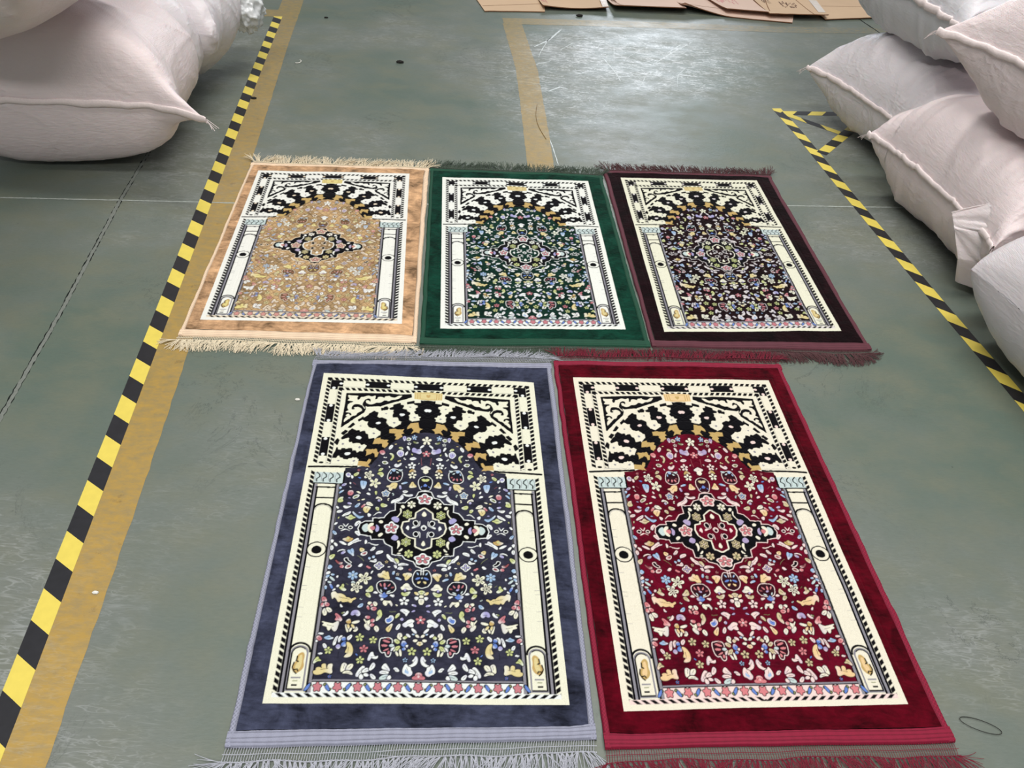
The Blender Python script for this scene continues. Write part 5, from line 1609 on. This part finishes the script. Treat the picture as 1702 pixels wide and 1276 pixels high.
def cloth_patch(name, rows, thick, seed, mat, parent, amp=0.012):
    """a loose fold of sack cloth lofted through rows of points"""
    rows = np.array(rows, float)
    nr, nc = 46, 60
    u = np.linspace(0, rows.shape[1] - 1, nc); v = np.linspace(0, rows.shape[0] - 1, nr)

    def interp(A, x):
        i = np.clip(x.astype(int), 0, A.shape[0] - 2); f = (x - i)[:, None, None]
        f = f * f * (3 - 2 * f)
        return A[i] * (1 - f) + A[i + 1] * f
    B = interp(rows, v)
    P = interp(B.transpose(1, 0, 2), u).transpose(1, 0, 2)
    du, dv = np.gradient(P, axis=1), np.gradient(P, axis=0)
    nn = np.cross(du, dv); nn /= np.linalg.norm(nn, axis=2, keepdims=True) + 1e-9
    U, V = np.meshgrid(np.linspace(0, 1, nc), np.linspace(0, 1, nr))
    fan = np.arctan2(V - 0.12, U + 0.15)          # pleats fan out from the gathered ear
    d = amp * (ridged(fan * 1.5 + 0.15 * np.sin(U * 5 + seed), seed, 3) - 0.9) * np.clip(U * 3 + 0.3, 0, 1)
    P = P + nn * d[..., None]
    P[..., 2] = np.maximum(P[..., 2], 0.006)
    o = link(name, grid_mesh(name, P), mat, parent)
    sol = o.modifiers.new('thickness', 'SOLIDIFY'); sol.thickness = thick; sol.offset = 0
    return o


mid = [o for o in bpy.data.objects if o.type == 'EMPTY' and str(o.get('label', '')).startswith('crumpled white sack')][0]
cloth_patch('folded_flap', [
    [(1.445, 2.37, 0.235), (1.52, 2.30, 0.32), (1.64, 2.24, 0.43), (1.80, 2.27, 0.50)],
    [(1.45, 2.32, 0.20), (1.54, 2.22, 0.26), (1.67, 2.17, 0.34), (1.84, 2.20, 0.42)],
    [(1.48, 2.27, 0.12), (1.57, 2.19, 0.16), (1.70, 2.14, 0.20), (1.86, 2.18, 0.28)],
    [(1.51, 2.27, 0.03), (1.60, 2.20, 0.04), (1.72, 2.17, 0.06), (1.88, 2.20, 0.12)]], 0.004, 3, M_SACK_P, mid, 0.010)

# ------------------------------------------------------------------ crumpled clear film bag beside the left stack
def crumpled(name, ctr, rx, ry, rz, seed, mat, parent=None, spikes=1.0):
    n1, n2 = 60, 90
    th = np.linspace(0.02, math.pi - 0.02, n1)
    ph = np.linspace(0, 2 * math.pi, n2, endpoint=False)
    TH, PH = np.meshgrid(th, ph, indexing='ij')
    d = np.stack([np.sin(TH) * np.cos(PH), np.sin(TH) * np.sin(PH), np.cos(TH)], -1)
    r_ = np.random.default_rng(seed)
    rad = np.ones_like(TH)
    for k in range(16):
        nrm = r_.normal(size=3); nrm /= np.linalg.norm(nrm)
        q = d @ nrm * r_.uniform(4, 9) + r_.uniform(0, 6)
        rad += spikes * 0.035 * (1 - np.abs(np.sin(q))) ** 3 - 0.012
    P = d * rad[..., None] * np.array([rx, ry, rz]) + np.array(ctr)
    i = np.arange(n1 * n2).reshape(n1, n2)
    j = np.roll(i, -1, 1)
    F = np.stack([i[:-1], i[1:], j[1:], j[:-1]], -1).reshape(-1, 4)
    return link(name, mesh_arrays(name, P.reshape(-1, 3), F), mat, parent)


cb = crumpled('plastic_bag', (-1.38, 3.76, 0.28), 0.085, 0.09, 0.10, 5, M_FILM, None, 2.0)
tag(cb, 'crumpled clear plastic bag poking out beside the back sack of the left stack', 'plastic bag')


# ------------------------------------------------------------------ flattened cardboard boxes
def card_material(name, col):
    t = NT(name)
    p = t.pos()
    a = t.noise(t.scaled(p, (1, 12, 1)), 14, 4)
    b = t.noise(p, 4, 3)
    c = t.mix(a, tuple(v * 0.88 for v in col), col)
    c = t.mix(t.ramp(b, 0.4, 0.7, 0, 0.3), c, tuple(min(1, v * 1.15) for v in col))
    t.setp(Base_Color=c, Roughness=0.75, Specular_IOR_Level=0.2, Normal=t.bump(a, 0.3, 0.002))
    return t.m


M_CARD_A = card_material('kraft_cardboard', lin((200, 172, 142)))
M_CARD_B = card_material('pale_pinkish_cardboard', lin((210, 184, 168)))
M_CARD_E = plain('cardboard_cut_edge', lin((120, 84, 60)), 0.9, 0.1, 200, 0.4)
M_INK = plain('brown_print_ink', lin((96, 66, 50)), 0.7, 0.2)
M_INKR = plain('pink_print_ink', lin((200, 130, 130)), 0.6, 0.2)
M_TAPE_CLEAR = plain('packing_tape', lin((226, 216, 206)), 0.2, 0.6, 30, 0.15)


def card(outline, z0, curl, mat, label, creases=(), marks=(), name='cardboard_sheet', tilt=0.0):
    """outline: front left, front right, back right, back left on the floor; curl lifts the front edge"""
    fl, fr, br, bl = [np.array(q, float) for q in outline]
    ctr = (fl + fr + br + bl) / 4
    root = empty(name, (ctr[0], ctr[1], 0), label, 'cardboard', 'flattened cardboard boxes in a row')
    nu, nv = 40, 30

    def surf(u, v, dz=0.0):
        u, v = np.asarray(u, float), np.asarray(v, float)
        xy = ((fl * (1 - u[..., None]) + fr * u[..., None]) * (1 - v[..., None]) + (bl * (1 - u[..., None]) + br * u[..., None]) * v[..., None])
        z = z0 + curl(u, v) + dz
        return np.concatenate([xy, z[..., None]], -1)
    U, Vv = np.meshgrid(np.linspace(0, 1, nu), np.linspace(0, 1, nv))
    wob = 0.006 * vnoise(1, nu, 1, 5, int(abs(ctr[0] * 91)))[0][None, :] * (1 - Vv)
    top, bot = surf(U, Vv - wob, 0.005), surf(U, Vv - wob, 0.0)
    n = nu * nv
    idx = np.arange(n).reshape(nv, nu)
    ring = np.concatenate([idx[0], idx[1:, -1], idx[-1, ::-1][1:], idx[::-1, 0][1:-1]])
    nx = np.roll(ring, -1)
    F = np.concatenate([grid_faces(nv, nu)[:, ::-1], grid_faces(nv, nu) + n])
    side = np.stack([ring, nx, nx + n, ring + n], -1)
    me = mesh_arrays('panel', np.concatenate([top.reshape(-1, 3), bot.reshape(-1, 3)]), np.concatenate([F, side]), smooth=False)
    me.materials.append(mat); me.materials.append(M_CARD_E)
    mi = np.zeros(len(me.polygons), np.int32); mi[-len(side):] = 1
    me.polygons.foreach_set('material_index', mi)
    link('panel', me, None, root)
    for (u0, v0, u1, v1, w) in creases:
        mb = MB()
        K = 16
        for i in range(K):
            f0, f1 = i / K, (i + 1) / K
            a0 = surf(u0 + (u1 - u0) * f0, v0 + (v1 - v0) * f0, 0.0056)
            a1 = surf(u0 + (u1 - u0) * f1, v0 + (v1 - v0) * f1, 0.0056)
            d = a1 - a0; nn = np.array([-d[1], d[0], 0]); nn = nn / (np.linalg.norm(nn) + 1e-9) * w / 2
            mb.poly([a0 - nn, a1 - nn, a1 + nn, a0 + nn])
        mb.build('crease', M_CARD_E, root)
    for (kind, u0, v0, u1, v1) in marks:
        mb = MB()
        if kind == 'tape':
            K = 10
            for i in range(K):
                f0, f1 = i / K, (i + 1) / K
                mb.poly([surf(u0 + (u1 - u0) * f0, v0, 0.006), surf(u0 + (u1 - u0) * f1, v0, 0.006), surf(u0 + (u1 - u0) * f1, v1, 0.006), surf(u0 + (u1 - u0) * f0, v1, 0.006)])
            mb.build('packing_tape', M_TAPE_CLEAR, root)
        else:
            r_ = random.Random(int(u0 * 100))
            for i in range(9):
                for k in range(3):
                    ua = u0 + (u1 - u0) * (i + r_.uniform(0.0, 0.3)) / 9
                    ub = ua + (u1 - u0) * r_.uniform(0.02, 0.075)
                    va = v0 + (v1 - v0) * r_.uniform(0, 0.8)
                    vb = va + (v1 - v0) * r_.uniform(0.08, 0.4)
                    mb.poly([surf(ua, va, 0.006), surf(ub, va, 0.006), surf(ub, vb, 0.006), surf(ua, vb, 0.006)])
            mb.build('print', M_INK if kind == 'ink' else M_INKR, root)
    return root


flat = lambda u, v: 0 * u
lift = lambda h, sh=2.0: (lambda u, v: h * np.exp(-v * sh * 3) + 0 * u)
card([(-0.33, 4.855), (0.03, 4.925), (0.02, 5.42), (-0.48, 5.33)], 0.001, flat, M_CARD_A,
     'kraft cardboard sheet lying flat, leftmost of the row at the top', creases=((0.02, .18, 1, .3, .004),))
card([(0.02, 4.955), (0.42, 5.02), (0.40, 5.5), (-0.07, 5.4)], 0.008, lambda u, v: 0.018 * np.exp(-v * 6) * (1 - 0.7 * np.sin(np.pi * u)) + 0.002, M_CARD_A,
     'kraft cardboard sheet with curled corners, second from the left', marks=(('tape', .9, 0, .99, .9), ('pink', .02, .15, .1, .5)))
card([(0.46, 5.03), (0.90, 5.08), (0.92, 5.6), (0.36, 5.5)], 0.008, lambda u, v: 0.03 * np.exp(-v * 5), M_CARD_B,
     'pale cardboard sheet with a crushed left corner, third from the left', creases=((0.1, 0, 0.02, .8, .006),), marks=(('ink', .03, .05, .09, .7),))
card([(0.89, 5.11), (1.56, 5.06), (1.72, 5.65), (0.82, 5.6)], 0.003, lambda u, v: 0.055 * np.exp(-v * 5) * np.clip(1 - u * 2.2, 0, 1) ** 1.5, M_CARD_B,
     'long pinkish cardboard sheet whose left front edge bows upward', creases=((0.0, .25, 1, .3, .004),))
card([(1.16, 5.135), (1.42, 5.13), (1.45, 5.65), (1.0, 5.62)], 0.016, lambda u, v: 0.02 * np.exp(-v * 4), M_CARD_B,
     'small pink-printed cardboard flap resting on the long bowed sheet', marks=(('pink', .1, .3, .5, .6),))
card([(1.42, 5.10), (1.80, 5.16), (1.82, 5.7), (1.34, 5.65)], 0.024, lambda u, v: 0.012 * np.exp(-v * 4), M_CARD_A,
     'yellowish cardboard sheet stamped with small dark print, near the right end', creases=((.05, .1, .3, 1, .005), (.75, .0, .6, 1, .005)), marks=(('ink', .35, .25, .6, .5), ('ink', .1, .4, .22, .6), ('tape', .86, .1, .98, .6)))
card([(1.79, 5.17), (2.24, 5.32), (2.24, 5.85), (1.72, 5.7)], 0.002, lambda u, v: 0.004 * np.exp(-v * 4), M_CARD_A,
     'plain brown cardboard sheet at the right end of the row, beside the sacks', creases=((0, .5, 1, .4, .003),))

# ------------------------------------------------------------------ litter
M_DARK = plain('dark_litter', lin((40, 38, 36)), 0.8, 0.2, 200, 0.4)
M_PALE = plain('pale_litter', lin((216, 214, 206)), 0.7, 0.2, 200, 0.2)


def scrap(x, y, r, mat, label, seed, name='litter_scrap', cat='litter', flat_=0.35):
    o = crumpled(name, (x, y, r * flat_ * 0.9), r, r * 0.6, r * flat_, seed, mat, None, 2.5)
    return tag(o, label, cat)


scrap(-0.695, 3.955, 0.017, M_DARK, 'dark lump of dirt on bare floor, above the tan rug', 2)
scrap(0.24, 4.90, 0.018, M_DARK, 'dark scrap on the floor just below the cardboard row', 3)
scrap(-0.856, 0.852, 0.006, M_PALE, 'tiny white chip on the yellow painted line, lower left', 4)
scrap(-1.208, 4.54, 0.010, M_DARK, 'small dark crumb near the top end of the yellow line', 6)
scrap(-1.277, 3.393, 0.012, M_DARK, 'small dark crumb on the yellow line beside the tape', 7)
scrap(-0.583, 1.478, 0.006, M_PALE, 'small white paper bit touching the left edge of the blue rug', 8)
a = np.linspace(-1.9, 1.2, 14)
pts = np.stack([-1.197 + 0.017 * np.cos(a), 3.865 + 0.022 * np.sin(a), 0.003 + 0 * a], -1)[None]
v_, f_ = tubes(pts, 0.0022, 5)
tag(link('string_scrap', mesh_arrays('string_scrap', v_, f_), M_PALE), 'short curl of white string on the floor right of the yellow line', 'string')
a = np.linspace(0, 1, 24)
pts = np.stack([0.02 + 0.05 * a + 0.022 * np.sin(a * 3.1) * -1, 3.56 - 0.36 * a, 0.002 + 0 * a], -1)[None]
v_, f_ = tubes(pts, 0.0011, 4)
M_THREAD = plain('brown_thread', lin((120, 92, 60)), 0.8, 0.2)
tag(link('loose_thread', mesh_arrays('loose_thread', v_, f_), M_THREAD), 'thin brown thread curling over the middle yellow line', 'thread')
# loop of thread at the crimson rug's lower right corner
a = np.linspace(0, 2 * math.pi, 30)
pts = np.stack([0.985 + 0.038 * np.cos(a), 0.705 + 0.012 * np.sin(a) - 0.010 * np.cos(a), 0.003 + 0 * a], -1)[None]
v_, f_ = tubes(pts, 0.0007, 4)
tag(link('loose_thread', mesh_arrays('loose_thread', v_, f_), M_DARK), 'small dark loop of thread beside the lower right corner of the crimson rug', 'thread')
